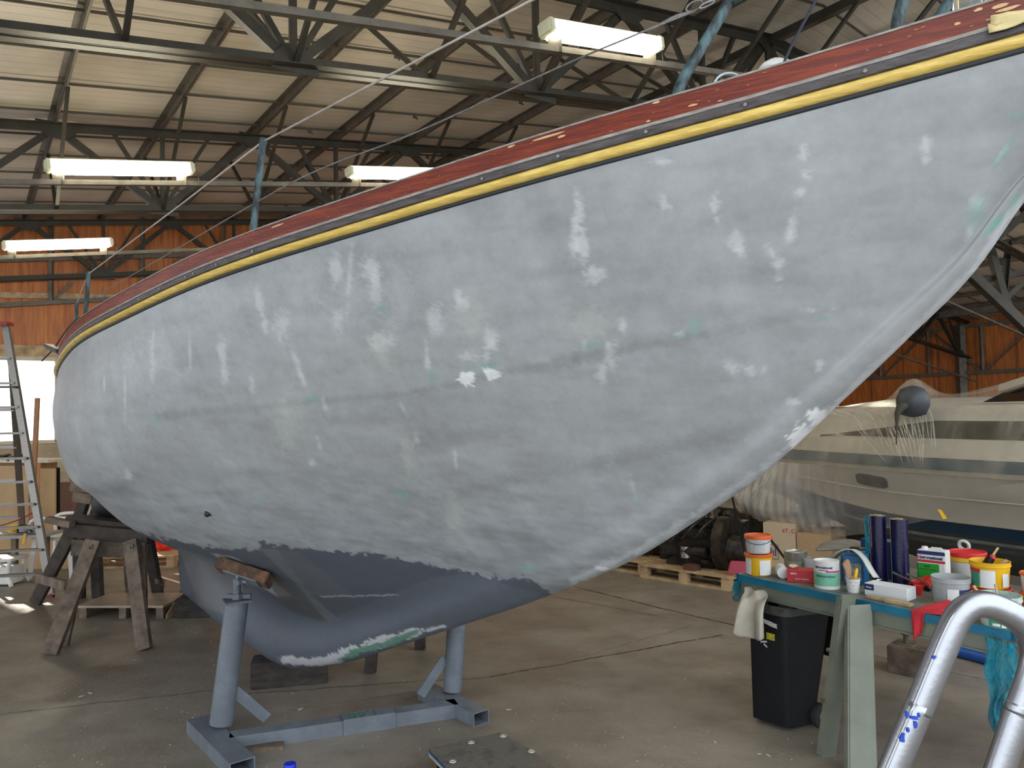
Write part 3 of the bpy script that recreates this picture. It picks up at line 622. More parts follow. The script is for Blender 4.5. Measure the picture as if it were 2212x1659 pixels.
# masking tape over the end of the rubbing strake
tape = mk('masking_tape', (.72, .58, .28), .6, 0, .1, 12, .3, 20)
mb = MB()
def tp(u, v):
    s = 3.80+u*.17; o = .018 if v < .75 else .008
    return HP(s, max(Bf(s), .004)+o+.002*math.sin(u*19+v*7), Zr(s)+.044+v*.030+.006*math.sin(u*14)*(v-.4)+(.012*math.sin(v*9) if u == 0 else 0))
mb.grid(tp, 14, 8); build(mb, 'masking_tape', tape, boat, smooth='all', solid=.001)
# through-hull holes
for px, py, r in [(449, 1107, .016), (388, 1137, .009)]:
    p = hull_pt(px, py); nn = hull_norm(p); R = nn.to_track_quat('Z', 'Y').to_matrix()
    mb = MB(); mb.lathe(p-nn*.012, [(r*.9, .0), (r, .012), (r*1.15, .0145), (r*1.25, .0135)], 20, R=R, cap=False)
    o = build(mb, 'through_hull', mk('hull_lip', (.42, .44, .46), .5), boat, smooth=.6)
    mb = MB(); mb.lathe(p-nn*.002, [(r*.98, .0), (r*.5, .0155), (r*.1, .0156)], 20, R=R); build(mb, 'drain_bore', mk('bore_black', (.01, .01, .012), .6), o)
# stanchions, pulpit, lifelines
verd = mk('verdigris', (.075, .135, .145), .6, .1, .3, 30, .5, 60, (1, 1, .4), col2=(.018, .026, .028), lo=.44, hi=.6)
def stanchion(pb, pt_, r=.0125):
    mb = MB(); mb.tube([pb, pt_], r, 12); mb.lathe(pt_, [(r, -.01), (r*1.15, 0), (r*.9, .01), (r*.3, .014)], 12)
    o = build(mb, 'stanchion', verd, boat, smooth=.6); return o
s2, p2 = rail_pt(540, .108)
A0 = P(541, 512, p2.y+.03)-Vector((0, 0, .05)); A1 = P(568, 306, p2.y+.05); stanchion(A0, A1, .011)
B1 = P(191, 592, 4.6); B0 = P(180, 705, 4.6)-Vector((0, 0, .15)); stanchion(B0, B1)
C1 = P(166, 656, 5.7); C0 = P(160, 712, 5.7)-Vector((0, 0, .25)); stanchion(C0, C1)
s3, p3 = rail_pt(1468, .108); Yp = p3.y+.03
pu = cr([P(1463, 225, Yp), P(1466, 195, Yp), P(1482, 160, Yp+.01), P(1510, 112, Yp+.02), P(1545, 55, Yp+.03), P(1575, 0, Yp+.04), P(1640, -150, Yp+.05), P(1700, -260, Yp+.02), P(1850, -330, Yp-.05), P(2100, -400, Yp-.12)], 8)
mb = MB(); mb.tube(pu, .0125, 14); mb.tube([P(1572, 6, Yp+.04), P(1610, -18, Yp+.02), P(1700, -60, Yp)], .0125, 12)
build(mb, 'pulpit_leg', verd, boat, smooth=.7)
s4, p4 = rail_pt(1937, .108); Yq = p4.y+.03
mb = MB(); mb.tube(cr([P(1936, 84, Yq), P(1938, 50, Yq), P(1950, 0, Yq), P(1990, -150, Yq), P(2010, -300, Yq)], 6), .0125, 14); build(mb, 'pulpit_leg', verd, boat, smooth=.7)
Yr = Yq+.15
mb = MB(); mb.tube([P(2022, 50, Yr), P(2040, 20, Yr), P(2060, -12, Yr), P(2160, -200, Yr)], .0125, 12); build(mb, 'pulpit_leg', verd, boat, smooth=.7)
ll = mk('lifeline_cover', (.47, .42, .38), .5, 0, .15, 20); wr = mk('wire_rope', (.22, .21, .2), .5, .4, .2, 40, .5, 300)
mb = MB(); mb.tube([A1, P(1150, 0, 1.67), P(1560, -215, 1.5)], .0032, 8); build(mb, 'lifeline', ll, boat, smooth='all')
mb = MB(); mb.tube([A1, P(380, 450, 3.3), B1, P(178, 622, 5.1), C1], .0032, 8); build(mb, 'lifeline', ll, boat, smooth='all')
A2 = A0.lerp(A1, .45)
wp = cr([P(1500, 24, Yp+.05), P(1376, 74, 1.62), P(1206, 146, 1.74), P(892, 289, 2.0), P(700, 362, 2.2), A2, P(300, 586, 3.6), P(188, 650, 4.6)], 5)
mb = MB(); mb.tube(wp, .0022, 8); build(mb, 'lifeline', wr, boat, smooth='all')
# eye splice and shackle on the pulpit
mb = MB(); mb.tube([P(1424, 52, Yp+.05), P(1460, 36, Yp+.05), P(1500, 24, Yp+.05)], [.002, .005, .003], 8)
lp = [P(1500+18*math.cos(t)+0, 13-10*math.sin(t)-7*math.cos(t), Yp+.05) for t in np.linspace(0, 6.283, 16)]; mb.tube(lp, .0022, 8)
build(mb, 'wire_eye', wr, boat, smooth='all')
mb = MB(); mb.tube([P(1528+17*math.cos(t), 9-5*math.sin(t)-8*math.cos(t), Yp+.045) for t in np.linspace(0, 6.283, 14)], .0025, 8); mb.tube([P(1536+20*math.cos(t), 3-7*math.cos(t), Yp+.05+.006*math.sin(t)) for t in np.linspace(0, 6.283, 14)], .0025, 8)
build(mb, 'shackle', rust, boat, smooth='all')
# deck gear that shows over the rail
def rl(px): return rail_pt(px, .108)[1].y if False else rail_pt(px, .108)[1][1]
Y1 = rl(1700)+.14
mb = MB(); c0 = P(1712, 142, Y1)
mb.lathe(P(1690, 175, Y1), [(.052, 0), (.05, .02), (.04, .045), (.018, .062), (.004, .066)], 20, R=Matrix.Rotation(math.radians(28), 3, 'Y') @ Matrix.Rotation(-.5, 3, 'X') @ Matrix.Diagonal((1.15, .6, 1.0)).to_3x3())
build(mb, 'ventilator', mk('vent_white', (.62, .62, .58), .5, 0, .08, 10), boat, smooth='all')
Y2 = rl(1575)+.12
mb = MB(); mb.tube([P(1575+34*math.cos(t), 190-32*math.sin(t), Y2+.02*math.cos(t)) for t in np.linspace(.0, 3.14, 14)], .003, 8)
mb.lathe(P(1605, 192, Y2+.03), [(.028, 0), (.028, .018), (.018, .026), (.004, .029)], 16)
build(mb, 'deck_fitting', mk('fitting_white', (.45, .50, .50), .45, .1, .1), boat, smooth='all')
mb = MB(); Y3 = rl(1700)+.07
mb.tube(cr([P(1690, 146, Y3), P(1700, 120, Y3), P(1722, 75, Y3), P(1762, 0, Y3), P(1790, -70, Y3)], 6), .0032, 8); build(mb, 'shroud_rope', mk('navy_rope', (.02, .022, .04), .7), boat, smooth='all')
# glass lantern at the bow
Y4 = rl(2100)+.16; mb = MB(); R0 = Matrix.Rotation(.15, 3, 'Y'); cL = P(2098, 75, Y4)
glass = mk('lantern_glass', (.9, .92, .9), .08, 0, 0, 3, Transmission_Weight=.95, IOR=1.3)
mb.lathe(cL, [(.030, 0), (.031, .03), (.031, .10), (.026, .115)], 20, cap=False); lan = build(mb, 'lantern', glass, boat, smooth='all', solid=.002)
brass = mk('brass', (.62, .52, .3), .3, .9, .1)
mb = MB()
for t in (.3, 1.9, 3.5, 5.1): q = Vector((.034*math.cos(t), .034*math.sin(t), 0)); mb.cyl(cL+q, cL+q+Vector((0, 0, .12)), .0018, seg=8)
for z in (.0, .085): mb.lathe(cL+Vector((0, 0, z)), [(.033, 0), (.036, .002), (.033, .004)], 20, cap=False)
build(mb, 'lantern_cage', brass, boat, smooth=.8)
mb = MB(); mb.tube(cr([P(2125, 24, Y4-.03), P(2150, 8, Y4-.03), P(2190, -6, Y4-.02), P(2250, -20, Y4)], 6), .006, 10); build(mb, 'mooring_rope', verd, boat, smooth='all')
# boarding bracket and cord at the left end of the rail
mb = MB(); mb.bar(P(103, 746, 4.7), P(131, 758, 4.5), .05, .02); mb.bar(P(104, 751, 4.68), P(128, 762, 4.5), .03, .012); build(mb, 'rail_bracket', steel, boat, bevel=.004)
mb = MB(); mb.tube(cr([P(90, 780, 4.7), P(115, 754, 4.66), P(140, 718, 4.6), P(165, 690, 4.55), P(178, 686, 4.5), P(200, 690, 4.3)], 4), .004, 8); build(mb, 'cord', mk('black_cord', (.02, .02, .02), .7), boat, smooth='all')
mb = MB(); mb.tube([P(127, 800, 4.25), P(128, 776, 4.22), P(136, 762, 4.15)], [.016, .02, .012], 10); build(mb, 'tape_wrap', mk('old_tape', (.34, .33, .27), .6, 0, .4, 30, .6, 30), boat, smooth='all')
# ------------------------------------------------------------ boat stand, keel blocks
grey = mk('stand_grey_paint', (.155, .178, .205), .5, 0, .18, 9, .15, 40, col2=(.125, .143, .165))
Z = Vector((0, 0, 1))
def quadbox(a, b, depth, h, z=0):            # box from front bottom edge a-b going back
    a = Vector(a); b = Vector(b); d = (b-a).normalized(); p = Vector((-d.y, d.x, 0))*depth
    return MB().prism([a+Z*z, b+Z*z, b+p+Z*z, a+p+Z*z], (0, 0, h))
st = thing('boat_stand', 'grey painted steel boat stand with two round posts and a low cross bar', 'stand', G(480, 1600))
def post(name, b0, b1, r, **k):
    mb = MB(); mb.tube([b0, b1], r, 28); return build(mb, name, grey, st, smooth=.6)
pa = G(478, 1598); pb = P(512, 1300, pa.y+.03); post('post', pa+Z*.08, pb, .057)
pc = G(978, 1522); pd = P(988, 1318, pc.y+.0); post('post', pc+Z*.08, pd, .052)
hl_ = .5*.08
def rect_tube(a, b, w, h, name):              # open-ended box section
    a = Vector(a)+Z*h/2; b = Vector(b)+Z*h/2; d = (b-a).normalized(); x = d.cross(Z).normalized(); mb = MB(); t = .005
    mb.bar(a+Z*(h/2-t/2), b+Z*(h/2-t/2), w, t); mb.bar(a-Z*(h/2-t/2), b-Z*(h/2-t/2), w, t)
    mb.bar(a+x*(w/2-t/2), b+x*(w/2-t/2), t, h-2*t); mb.bar(a-x*(w/2-t/2), b-x*(w/2-t/2), t, h-2*t); return build(mb, name, grey, st)
fa = G(428, 1578); fb_ = G(524, 1676); rect_tube(fa, fb_, .115, .07, 'foot')
ga = G(918, 1506); gb_ = G(1040, 1566); rect_tube(ga, gb_, .10, .07, 'foot')
ca_ = G(496, 1618); cb_ = G(986, 1544); d = (cb_-ca_).normalized()
rect_tube(ca_, cb_, .085, .07, 'cross_bar')
s0 = ca_.lerp(cb_, .50); s1 = ca_.lerp(cb_, .74); s0 = s0; rect_tube(s0-d*.03, s1-d*.04, .10, .078, 'sleeve')
mb = MB(); mb.bar(pa+Z*.25+d*.05, pa+Z*.075+d*.22, .012, .055, Z); build(mb, 'brace', grey, st)
mb = MB(); mb.bar(pc+Z*.26-d*.04, pc+Z*.075-d*.18, .012, .05, Z); build(mb, 'brace', grey, st)
green = mk('green_marker', (.04, .17, .10), .6)
mid = ca_.lerp(cb_, .56)+Z*.0785
text('1,60', .095, green, 'marking', st, mid+Vector((.0, .02, 0)), -d, Vector((d.y, -d.x, 0)), .001)
# top plate, nut, screw, clevis, pad
ax = (pb-pa).normalized()
mb = MB(); mb.box(pb+ax*.006, (.13, .13, .012), .5); build(mb, 'top_plate', grey, st, bevel=.003)
mb = MB(); mb.lathe(pb+ax*.014, [(.03, 0), (.03, .028), (.022, .03)], 6); mb.bar(pb+ax*.03+Vector((-.055, .0, .0)), pb+ax*.03+Vector((.065, .01, -.005)), .022, .022); build(mb, 'adjusting_nut', grey, st, bevel=.002)
prof = []; hgt = .09
for i in range(30): z = .04+i*hgt/30; prof += [(.0165, z), (.0195, z+.0018), (.0195, z+.003), (.0165, z+.0045)]
mb = MB(); mb.lathe(pb, prof, 20); build(mb, 'screw', mk('screw_steel', (.28, .31, .34), .4, .6, .15, 30), st, smooth=.5)
tc_ = pb+ax*.14; pd0 = hull_pt(536, 1222); nn = hull_norm(pd0)
if nn.z > 0: nn = -nn
u_ = nn.cross(Z).normalized(); v_ = u_.cross(nn)
padc = pd0+nn*.034
mb = MB()
for o in (-.022, .022): mb.lathe(tc_+u_*o, [(.027, -.005), (.027, .005)], 16, R=u_.to_track_quat('Z', 'Y').to_matrix())
mb.cyl(tc_-u_*.045, tc_+u_*.045, .009); mb.bar(tc_-Z*.02, tc_-Z*.05, .05, .04, u_)
build(mb, 'clevis', grey, st, smooth=.6)
rustw = mk('pad_wood', (.17, .085, .045), .85, 0, .4, 20, .6, 60, col2=(.07, .04, .025))
def slab(c, n_, a, b, w, h, t): R = Matrix((a, b, n_)).transposed(); return MB().box(c, (w, h, t), R=R)
ua = (dS*.55+nS*-.84).normalized(); ua = (ua-nn*ua.dot(nn)).normalized(); vb = nn.cross(ua).normalized()
build(slab(padc+nn*.028, nn, ua, vb, .16, .09, .006), 'pad_plate', grey, st, bevel=.002)
build(slab(padc, nn, ua, vb, .245, .10, .05), 'wooden_pad', rustw, st, bevel=.004)
mb = MB(); mb.bar(tc_, padc+nn*.03, .03, .045, u_); mb.cyl(padc+nn*.04-vb*.09, padc+nn*.04+vb*.06, .006); build(mb, 'pad_arm', grey, st)
# right pad against the far side of the hull
one(MB().prism([G(522, 1612), G(528, 1626), G(612, 1622), G(614, 1610)], (0, 0, .02)), 'wedge', wood_old, 'thin wooden wedge lying beside the cross bar of the boat stand', 'wedge')
blkm = mk('tarred_block', (.050, .038, .034), .85, 0, .45, 8, .5, 30, (1, 1, 3))
one(quadbox(G(541, 1492), G(708, 1476), .19, .153), 'timber_block', blkm, 'dark timber block on the floor under the front end of the keel', 'block', bevel=.006)
one(quadbox(G(376, 1337), G(452, 1334), .24, .153), 'timber_block', blkm, 'dark timber block on the floor under the rear end of the keel', 'block', bevel=.006)
# propping trestle on the far side of the keel
t = thing('trestle', 'old wooden trestle whose legs show under the keel, behind the boat stand', 'trestle', G(850, 1430))
for a, top in ((G(800, 1452), (.04, .1)), (G(908, 1402), (-.02, .1)), (G(990, 1432), (-.09, .05))):
    p1 = Vector((a.x+top[0], a.y+top[1], .60)); build(MB().bar(a, p1, .07, .06, (0, 1, 0)), 'leg', wood_dark, t)
build(MB().bar(G(800, 1452)+Vector((-.1, .12, .62)), G(990, 1432)+Vector((.1, .1, .62)), .09, .09), 'top_beam', wood_dark, t)
one(MB().bar(G(386, 1300)+Z*.02, P(402, 1262, 6.9), .05, .03), 'wooden_prop', wood_old, 'short wooden prop leaning behind the keel at the rear block', 'prop')

# ------------------------------------------------------------ sawhorse under the quarter
t = thing('sawhorse', 'tall weathered wooden sawhorse standing under the stern of the grey hull', 'sawhorse', G(210, 1380))
F1, F2, F3, F4 = G(108, 1415), G(312, 1405), G(76, 1304), G(344, 1296)
H1, H2, H3, H4 = P(203, 1168, 5.72), P(283, 1168, 5.72), P(155, 1150, 6.05), P(318, 1158, 6.1)
for a, b_, w_, mt in ((F1, H1, .105, wood_old), (F2, H2, .10, wood_old), (F3, H3, .10, wood_dark), (F4, H4, .09, wood_dark)):
    a = a+Z*.005; lg = build(MB().bar(a, b_, w_, .045, (0, 1, 0)), 'leg', mt, t)
    if mt is wood_old:
        q = b_.lerp(a, .06)-Vector((0, .03, 0))
        build(MB().box(q, (.045, .006, .045)), 'bolt_plate', galv, lg); 
        mb = MB(); mb.lathe(q-Vector((0, .003, 0)), [(.012, 0), (.011, .012)], 6, R=Matrix.Rotation(1.57, 3, 'X')); build(mb, 'bolt_head', galv, lg)
for a, b_ in ((G(140, 1395), H1+Vector((-.08, .06, -.02))), (G(303, 1380)+Vector((0, .06, 0)), H2+Vector((.06, .05, -.02))), (G(280, 1292), P(272, 1190, 6.4))):
    build(MB().bar(a, b_, .05, .03, (0, 1, 0)), 'inner_leg', wood_old, t)
build(MB().bar(P(146, 1142, 5.85), P(326, 1160, 5.85), .12, .10), 'top_beam', wood_dark, t, bevel=.004)
build(MB().bar(P(156, 1182, 5.88), P(322, 1190, 5.88), .04, .12), 'upper_rail', wood_old, t, bevel=.003)
build(MB().bar(P(80, 1248, 6.75), P(142, 1265, 6.0), .03, .075), 'side_brace', wood_old, t)
build(MB().bar(P(338, 1252, 6.6), P(352, 1262, 6.9), .03, .07), 'side_brace', wood_old, t)
one(MB().bar(P(152, 1118, 5.9), P(300, 1133, 6.0), .22, .035), 'packing_plank', wood_dark, 'dark packing plank lying on the top beam of the sawhorse', 'plank')
one(MB().bar(P(104, 1122, 5.8), P(156, 1133, 5.75), .06, .045), 'packing_batten', wood_old, 'short pale batten sticking out left from the top of the sawhorse', 'batten')
t = thing('timber_trestle', 'dark upright timber frame standing behind the sawhorse against the hull', 'frame', G(190, 1290))
for (a, b_, w_) in ((P(170, 1120, 6.9), P(196, 1042, 6.9), .08), (P(204, 1120, 6.95), P(222, 1068, 6.95), .08), (G(172, 1292), P(170, 1120, 6.9), .08), (G(212, 1290), P(204, 1120, 6.95), .08)):
    build(MB().bar(a, b_, w_, .07, (0, 1, 0)), 'post', wood_dark, t)
build(MB().bar(P(156, 1048, 6.88), P(198, 1052, 6.88), .07, .10), 'cross_piece', wood_old, t)
build(MB().bar(P(160, 1072, 6.88), P(200, 1078, 6.88), .06, .09), 'cross_piece', wood_old, t)
bf = P(248, 1082, 6.15)
mb = MB(); mb.lathe(bf, [(.02, -.16), (.10, -.145), (.16, -.07), (.17, .0), (.155, .06), (.10, .11), (.03, .135)], 24)
t = thing('round_fender', 'black round rubber fender squeezed between the sawhorse and the hull', 'fender', bf-Z*.16)
build(mb, 'ball', mk('black_rubber', (.01, .009, .01), .6, 0, .2, 10), t, smooth='all')
mb = MB(); mb.tube([bf+Z*.13, bf+Z*.15+Vector((-.02, 0, .02)), P(232, 1058, 6.2)], .004, 8); build(mb, 'cord', ll, t)
# low board on battens
t = thing('low_platform', 'low platform of a pale plywood board on timber battens behind the sawhorse', 'platform', G(260, 1334))
A, B_ = G(166, 1336), G(352, 1336); dd = (B_-A).normalized(); pp = Vector((-dd.y, dd.x, 0))
mb = MB(); mb.prism([A+Z*.085, B_+Z*.085, B_+pp*.46+Z*.085, A+pp*.46+Z*.085], (0, 0, .018)); build(mb, 'board', mk('worn_plywood', (.42, .33, .25), .45, 0, .25, 4, .2, 20, (1, 1, 1)), t)
for f_ in (.03, .49, .92):
    q = A.lerp(B_, f_); build(MB().prism([q, q+dd*.06, q+dd*.06+pp*.44, q+pp*.44], (0, 0, .085)), 'batten', wood_old, t)
mb = MB(); q = B_+dd*.03; mb.add([q, q+Vector((.02, .1, 0)), q+Vector((.045, .3, .13)), q+Vector((.03, .1, .12)), q+Vector((.0, .0, .03))], [(0, 1, 2, 3, 4)])
one(mb, 'plywood_offcut', wood_new, 'small pale plywood offcut leaning on the right end of the low platform', 'offcut', solid=.006)

# ------------------------------------------------------------ aluminium ladder on the left
t = thing('step_ladder', 'tall aluminium folding ladder at the left edge in front of the bright window', 'ladder', G(40, 1290))
R0_ = G(110, 1291)+Z*.03; R1_ = P(12, 700, 7.55); off = Vector((-.62, -.12, 0)); offt = Vector((-.34, -.06, 0))
for nm, a, b_ in (('side_rail', R0_, R1_), ('side_rail', R0_+off, R1_+offt)):
    rl_ = build(MB().bar(a, b_, .03, .085, (1, -.2, 0)), nm, alu, t, bevel=.006); build(MB().bar(a-Z*.03, a-Z*.005, .032, .06, (1, -.2, 0)), 'foot_cap', mk('red_cap', (.25, .02, .02), .5), rl_)
for py in (1248, 1198, 1150, 1102, 1054, 1003, 948, 890, 836, 780):
    f_ = (1291-py)/(1291-700)
    a = R0_.lerp(R1_, f_); b_ = a+off.lerp(offt, f_); 
    build(MB().bar(a, b_, .08 if py > 1000 else .05, .02), 'tread', alu, t, bevel=.004)
Q1 = P(26, 790, 7.75); Q0 = Vector((Q1.x-.72, Q1.y+1.35, .0))
for o, o2 in ((0, 0), (-.5, -.3)): build(MB().bar(Q0+Vector((o, 0, 0)), Q1+Vector((o2, 0, 0)), .03, .06, (1, 0, 0)), 'rear_leg', alu, t)
for f_ in (.25, .45, .62, .8): build(MB().bar(Q0.lerp(Q1, f_), Q0.lerp(Q1, f_)+Vector((-.4, 0, 0)), .03, .03), 'rear_rung', alu, t)
build(MB().bar(P(0, 836, 7.7), P(33, 836, 7.4), .02, .02), 'spreader', steel, t)
build(MB().bar(R1_+Vector((.05, 0, 0)), R1_+offt+Vector((-.05, 0, 0)), .14, .035), 'top_cap', MC['red_cap'], t, bevel=.005)

# ------------------------------------------------------------ clutter by the far window
brown = mk('hardboard', (.30, .17, .075), .7, 0, .15, 3); tanb = mk('tan_panel', (.42, .28, .14), .7, 0, .12, 3)
def panel(x0, x1, y0, y1, Y, th, name, mat, label, cat, tilt=.1):
    a = P(x0, y1, Y); b_ = P(x1, y1, Y); c = P(x1, y0, Y+tilt); d_ = P(x0, y0, Y+tilt)
    return one(MB().prism([a, b_, c, d_], (0, th, 0)), name, mat, label, cat, bevel=.003)
yb = lambda Y: 915+1.6*1660/Y
panel(-90, 62, 1006, yb(9.6), 9.6, .02, 'hardboard_sheet', tanb, 'wide tan hardboard sheet standing behind the ladder', 'board')
panel(66, 86, 1000, yb(9.5), 9.5, .03, 'door_frame_board', mk('orange_board', (.40, .17, .05), .6, 0, .15, 4), 'narrow orange brown board standing right of the wide tan sheet', 'board')
panel(86, 119, 1012, yb(9.3), 9.3, .03, 'tall_panel', tanb, 'tall tan panel with rounded top corner, right of the ladder', 'panel')
panel(119, 127, 1010, yb(9.4), 9.4, .03, 'dark_sheet', black_pl, 'thin black sheet edge beside the tall tan panel', 'panel')
panel(127, 172, 1042, yb(9.5), 9.5, .04, 'ribbed_panel', mk('ribbed_brown', (.16, .07, .04), .6, 0, .3, 8, 0, 1, (20, 20, .3)), 'dark brown ribbed panel behind the wooden frame', 'panel')
panel(150, 182, 1010, yb(9.9), 9.9, .03, 'plank_sheet', brown, 'brown board leaning furthest back near the hull', 'board')
t = thing('work_shelf', 'cream topped cupboard under the window, behind the ladder', 'cupboard', G(20, yb(9.9)))
a = P(-80, 996, 9.7); b_ = P(104, 997, 9.7); build(MB().bar(a+Vector((0, .25, 0)), b_+Vector((0, .25, 0)), .5, .035), 'worktop', mk('cream', (.6, .52, .4), .5), t)
build(MB().prism([Vector((a.x, a.y+.1, 0)), Vector((b_.x-.15, a.y+.1, 0)), Vector((b_.x-.15, a.y+.45, 0)), Vector((a.x, a.y+.45, 0))], (0, 0, a.z-.02)), 'cabinet', brown, t)
mb = MB()
for i in range(7): x = -20+i*11; p = P(x, 988-4*math.sin(i*1.3), 9.8); mb.box(p, (.14, .2, .02), i*.7, R=Matrix.Rotation(.3*math.sin(i*2), 3, 'Y') @ Matrix.Rotation(i, 3, 'Z'))
one(mb, 'rag_heap', mk('dark_rags', (.07, .065, .06), .9), 'heap of dark rags on the cream topped cupboard', 'rags')
one(MB().bar(Vector((P(66, 1000, 9.2).x, 9.2, .0)), P(81, 860, 9.35), .05, .03), 'wooden_pole', mk('pole_wood', (.30, .14, .06), .6), 'upright brown wooden pole in front of the bright window', 'pole')
cb1 = quadbox(G(38, 1230), G(150, 1229), .5, .36); one(cb1, 'cardboard_box', card, 'brown cardboard box on the floor behind the ladder, left of the sawhorse', 'box', bevel=.004)
# shelf plank with tools in front of the ladder
t = thing('tool_bench', 'low grey bench plank with tools lying on it, seen through the ladder', 'bench', G(40, 1262))
a = P(-40, 1158, 7.9); b_ = P(114, 1153, 7.9); build(MB().bar(a, b_, .34, .03), 'bench_top', mk('grey_plank', (.36, .34, .31), .6), t)
for x in (-25, 32, 100): q = P(x, 1158, 7.9); build(MB().bar(Vector((q.x, q.y, 0)), q, .05, .05), 'leg', wood_old, t)
yel = mk('yellow_plastic', (.75, .42, .02), .4, 0, .05)
g = P(28, 1141, 7.85); t = thing('angle_grinder', 'yellow and black power tool lying on the low bench behind the ladder', 'power tool', g-Z*.05)
mb = MB(); mb.tube([g+Vector((-.05, 0, 0)), g, g+Vector((.06, 0, .0))], [.03, .045, .04], 14); build(mb, 'body', yel, t, smooth='all')
mb = MB(); mb.tube([g+Vector((.06, 0, 0)), g+Vector((.12, 0, .005)), g+Vector((.26, .02, -.01))], [.035, .03, .022], 12); build(mb, 'handle', black_pl, t, smooth='all')
mb = MB(); mb.lathe(g+Vector((.1, -.01, -.045)), [(.05, 0), (.05, .006)], 20); build(mb, 'guard', black_pl, t)
mb = MB(); mb.grid(lambda u, v: P(40+45*u, 1140+12*v+3*math.sin(u*9), 7.75+.15*v)+Z*.02*math.sin(u*7+v*5), 12, 6); one(mb, 'rag', mk('grey_cloth', (.4, .4, .42), .9), 'crumpled grey cloth on the low bench beside the yellow tool', 'cloth', smooth='all', solid=.004)
mb = MB(); mb.bar(P(54, 1152, 7.72), P(50, 1175, 7.72), .025, .004, (0, 1, 0)); one(mb, 'tape_strip', yel, 'yellow strip of tape hanging from the low bench', 'tape')
mb = MB(); mb.tube(cr([P(-30, 1143, 7.5), P(20, 1130, 7.5), P(55, 1116, 7.55), P(76, 1104, 7.6)], 5), .018, 8, sq=(1, .3)); one(mb, 'red_strap', mk('red_strap', (.35, .015, .04), .6), 'red strap slung across the aluminium ladder', 'strap', smooth='all')
# garden chair
t = thing('plastic_chair', 'white plastic garden chair seen behind the batten end of the sawhorse', 'chair', G(136, 1243))
o = G(136, 1243); o = Vector((o.x, o.y, 0))
def ch(x, y, z): return o+Vector((x, y, z))
mb = MB(); mb.grid(lambda u, v: ch(-.2+.4*u, -.2+.4*v, .42-.015*math.sin(math.pi*u)), 6, 6); build(mb, 'seat', white_pl, t, smooth='all', solid=.02)
mb = MB(); mb.grid(lambda u, v: ch(.16+.16*v, -.2+.4*u, .42+.36*v), 6, 6); build(mb, 'backrest', white_pl, t, smooth='all', solid=.02)
for sx, sy in ((-1, -1), (-1, 1), (1, -1), (1, 1)): build(MB().bar(ch(sx*.22, sy*.21, 0), ch(sx*.18, sy*.19, .42), .04, .04), 'leg', white_pl, t)
for sy in (-1, 1): mb = MB(); mb.tube(cr([ch(-.2, sy*.21, .42), ch(-.2, sy*.22, .6), ch(0, sy*.22, .63), ch(.24, sy*.2, .62)], 4), .018, 8); build(mb, 'armrest', white_pl, t, smooth='all')
t = thing('plastic_stool', 'white plastic stool with rounded legs on the floor at the left edge', 'stool', G(8, 1262))
o = G(8, 1262)
build(MB().box(o+Z*.26, (.34, .3, .03)), 'seat', white_pl, t, bevel=.01)
for sx, sy in ((-1, -1), (-1, 1), (1, -1), (1, 1)): mb = MB(); mb.tube(cr([o+Vector((sx*.17, sy*.14, 0)), o+Vector((sx*.12, sy*.12, .12)), o+Vector((sx*.14, sy*.12, .26))], 4), .02, 8); build(mb, 'leg', white_pl, t, smooth='all')
build(MB().bar(o+Vector((-.14, 0, .1)), o+Vector((.14, 0, .1)), .2, .17), 'side_panel', white_pl, t, bevel=.01)
# pallets
def pallet(name_label, loc, rz, sc=1.0, mat=wood_new):
    t = thing('pallet', name_label, 'pallet', loc, rz, 'wooden transport pallets')
    for y in (-.36, 0, .36): build(MB().box((0, y*sc, .010), (1.2*sc, .1*sc, .02)), 'bottom_board', mat, t, local=True)
    for x in (-.55, 0, .55):
        for y in (-.36, 0, .36): build(MB().box((x*sc, y*sc, .02+.035), (.1*sc, .1*sc, .07)), 'block', mat, t, local=True)
        build(MB().box((x*sc, 0, .10), (.1*sc, .8*sc, .018)), 'stringer', mat, t, local=True)
    for y in (-.35, -.175, 0, .175, .35): build(MB().box((0, y*sc, .118), (1.2*sc, .12*sc, .018)), 'deck_board', mat, t, local=True)
    return t
pq = G(290, 1222); pl0 = pallet('wooden pallet under the red sacks on the left', pq+Vector((0, .2, 0)), .0, .85)
stamp = mk('stamp_ink', (.10, .06, .03), .8)
text('EPAL', .045, stamp, 'stamp', pl0, pq+Vector((.42, -.1-.045, .035)), (1, 0, 0), (0, 0, 1), .001)
redm = film('red_film', (.55, .02, .01), .88, .35, .8)
def sack(c, sx, sy, sz, seed, label, mat=redm, name='red_sack', cat='sack'):
    q = random.Random(seed); ph = [q.uniform(0, 6) for _ in range(6)]
    def f(u, v):
        a = 2*math.pi*u; b_ = math.pi*(v-.5); r = 1+.13*math.sin(3*a+ph[0]+2*b_)+.09*math.sin(5*a+ph[1])*math.cos(3*b_+ph[2])+.05*math.sin(9*a+7*b_+ph[3])
        cb = abs(math.cos(b_))**.6; return Vector(c)+Vector((sx*r*cb*math.cos(a), sy*r*cb*math.sin(a), sz*(1+math.copysign(abs(math.sin(b_))**.7, b_))*(1+.05*math.sin(4*a+ph[4]))))
    return one(MB().grid(f, 40, 20), name, mat, label, cat, smooth='all')
sack(G(350, 1214)+Vector((0, .1, .127)), .21, .2, .20, 1, 'large red plastic sack on the pallet at the edge of the hull')
sack(G(194, 1216)+Vector((0, .1, .127)), .10, .12, .14, 2, 'small red plastic sack on the left end of the pallet')
panel(386, 396, 1180, 1232, 8.3, .2, 'orange_carton', mk('orange_carton', (.6, .3, .12), .7), 'narrow orange carton right of the red sack, beside the keel', 'box', 0)
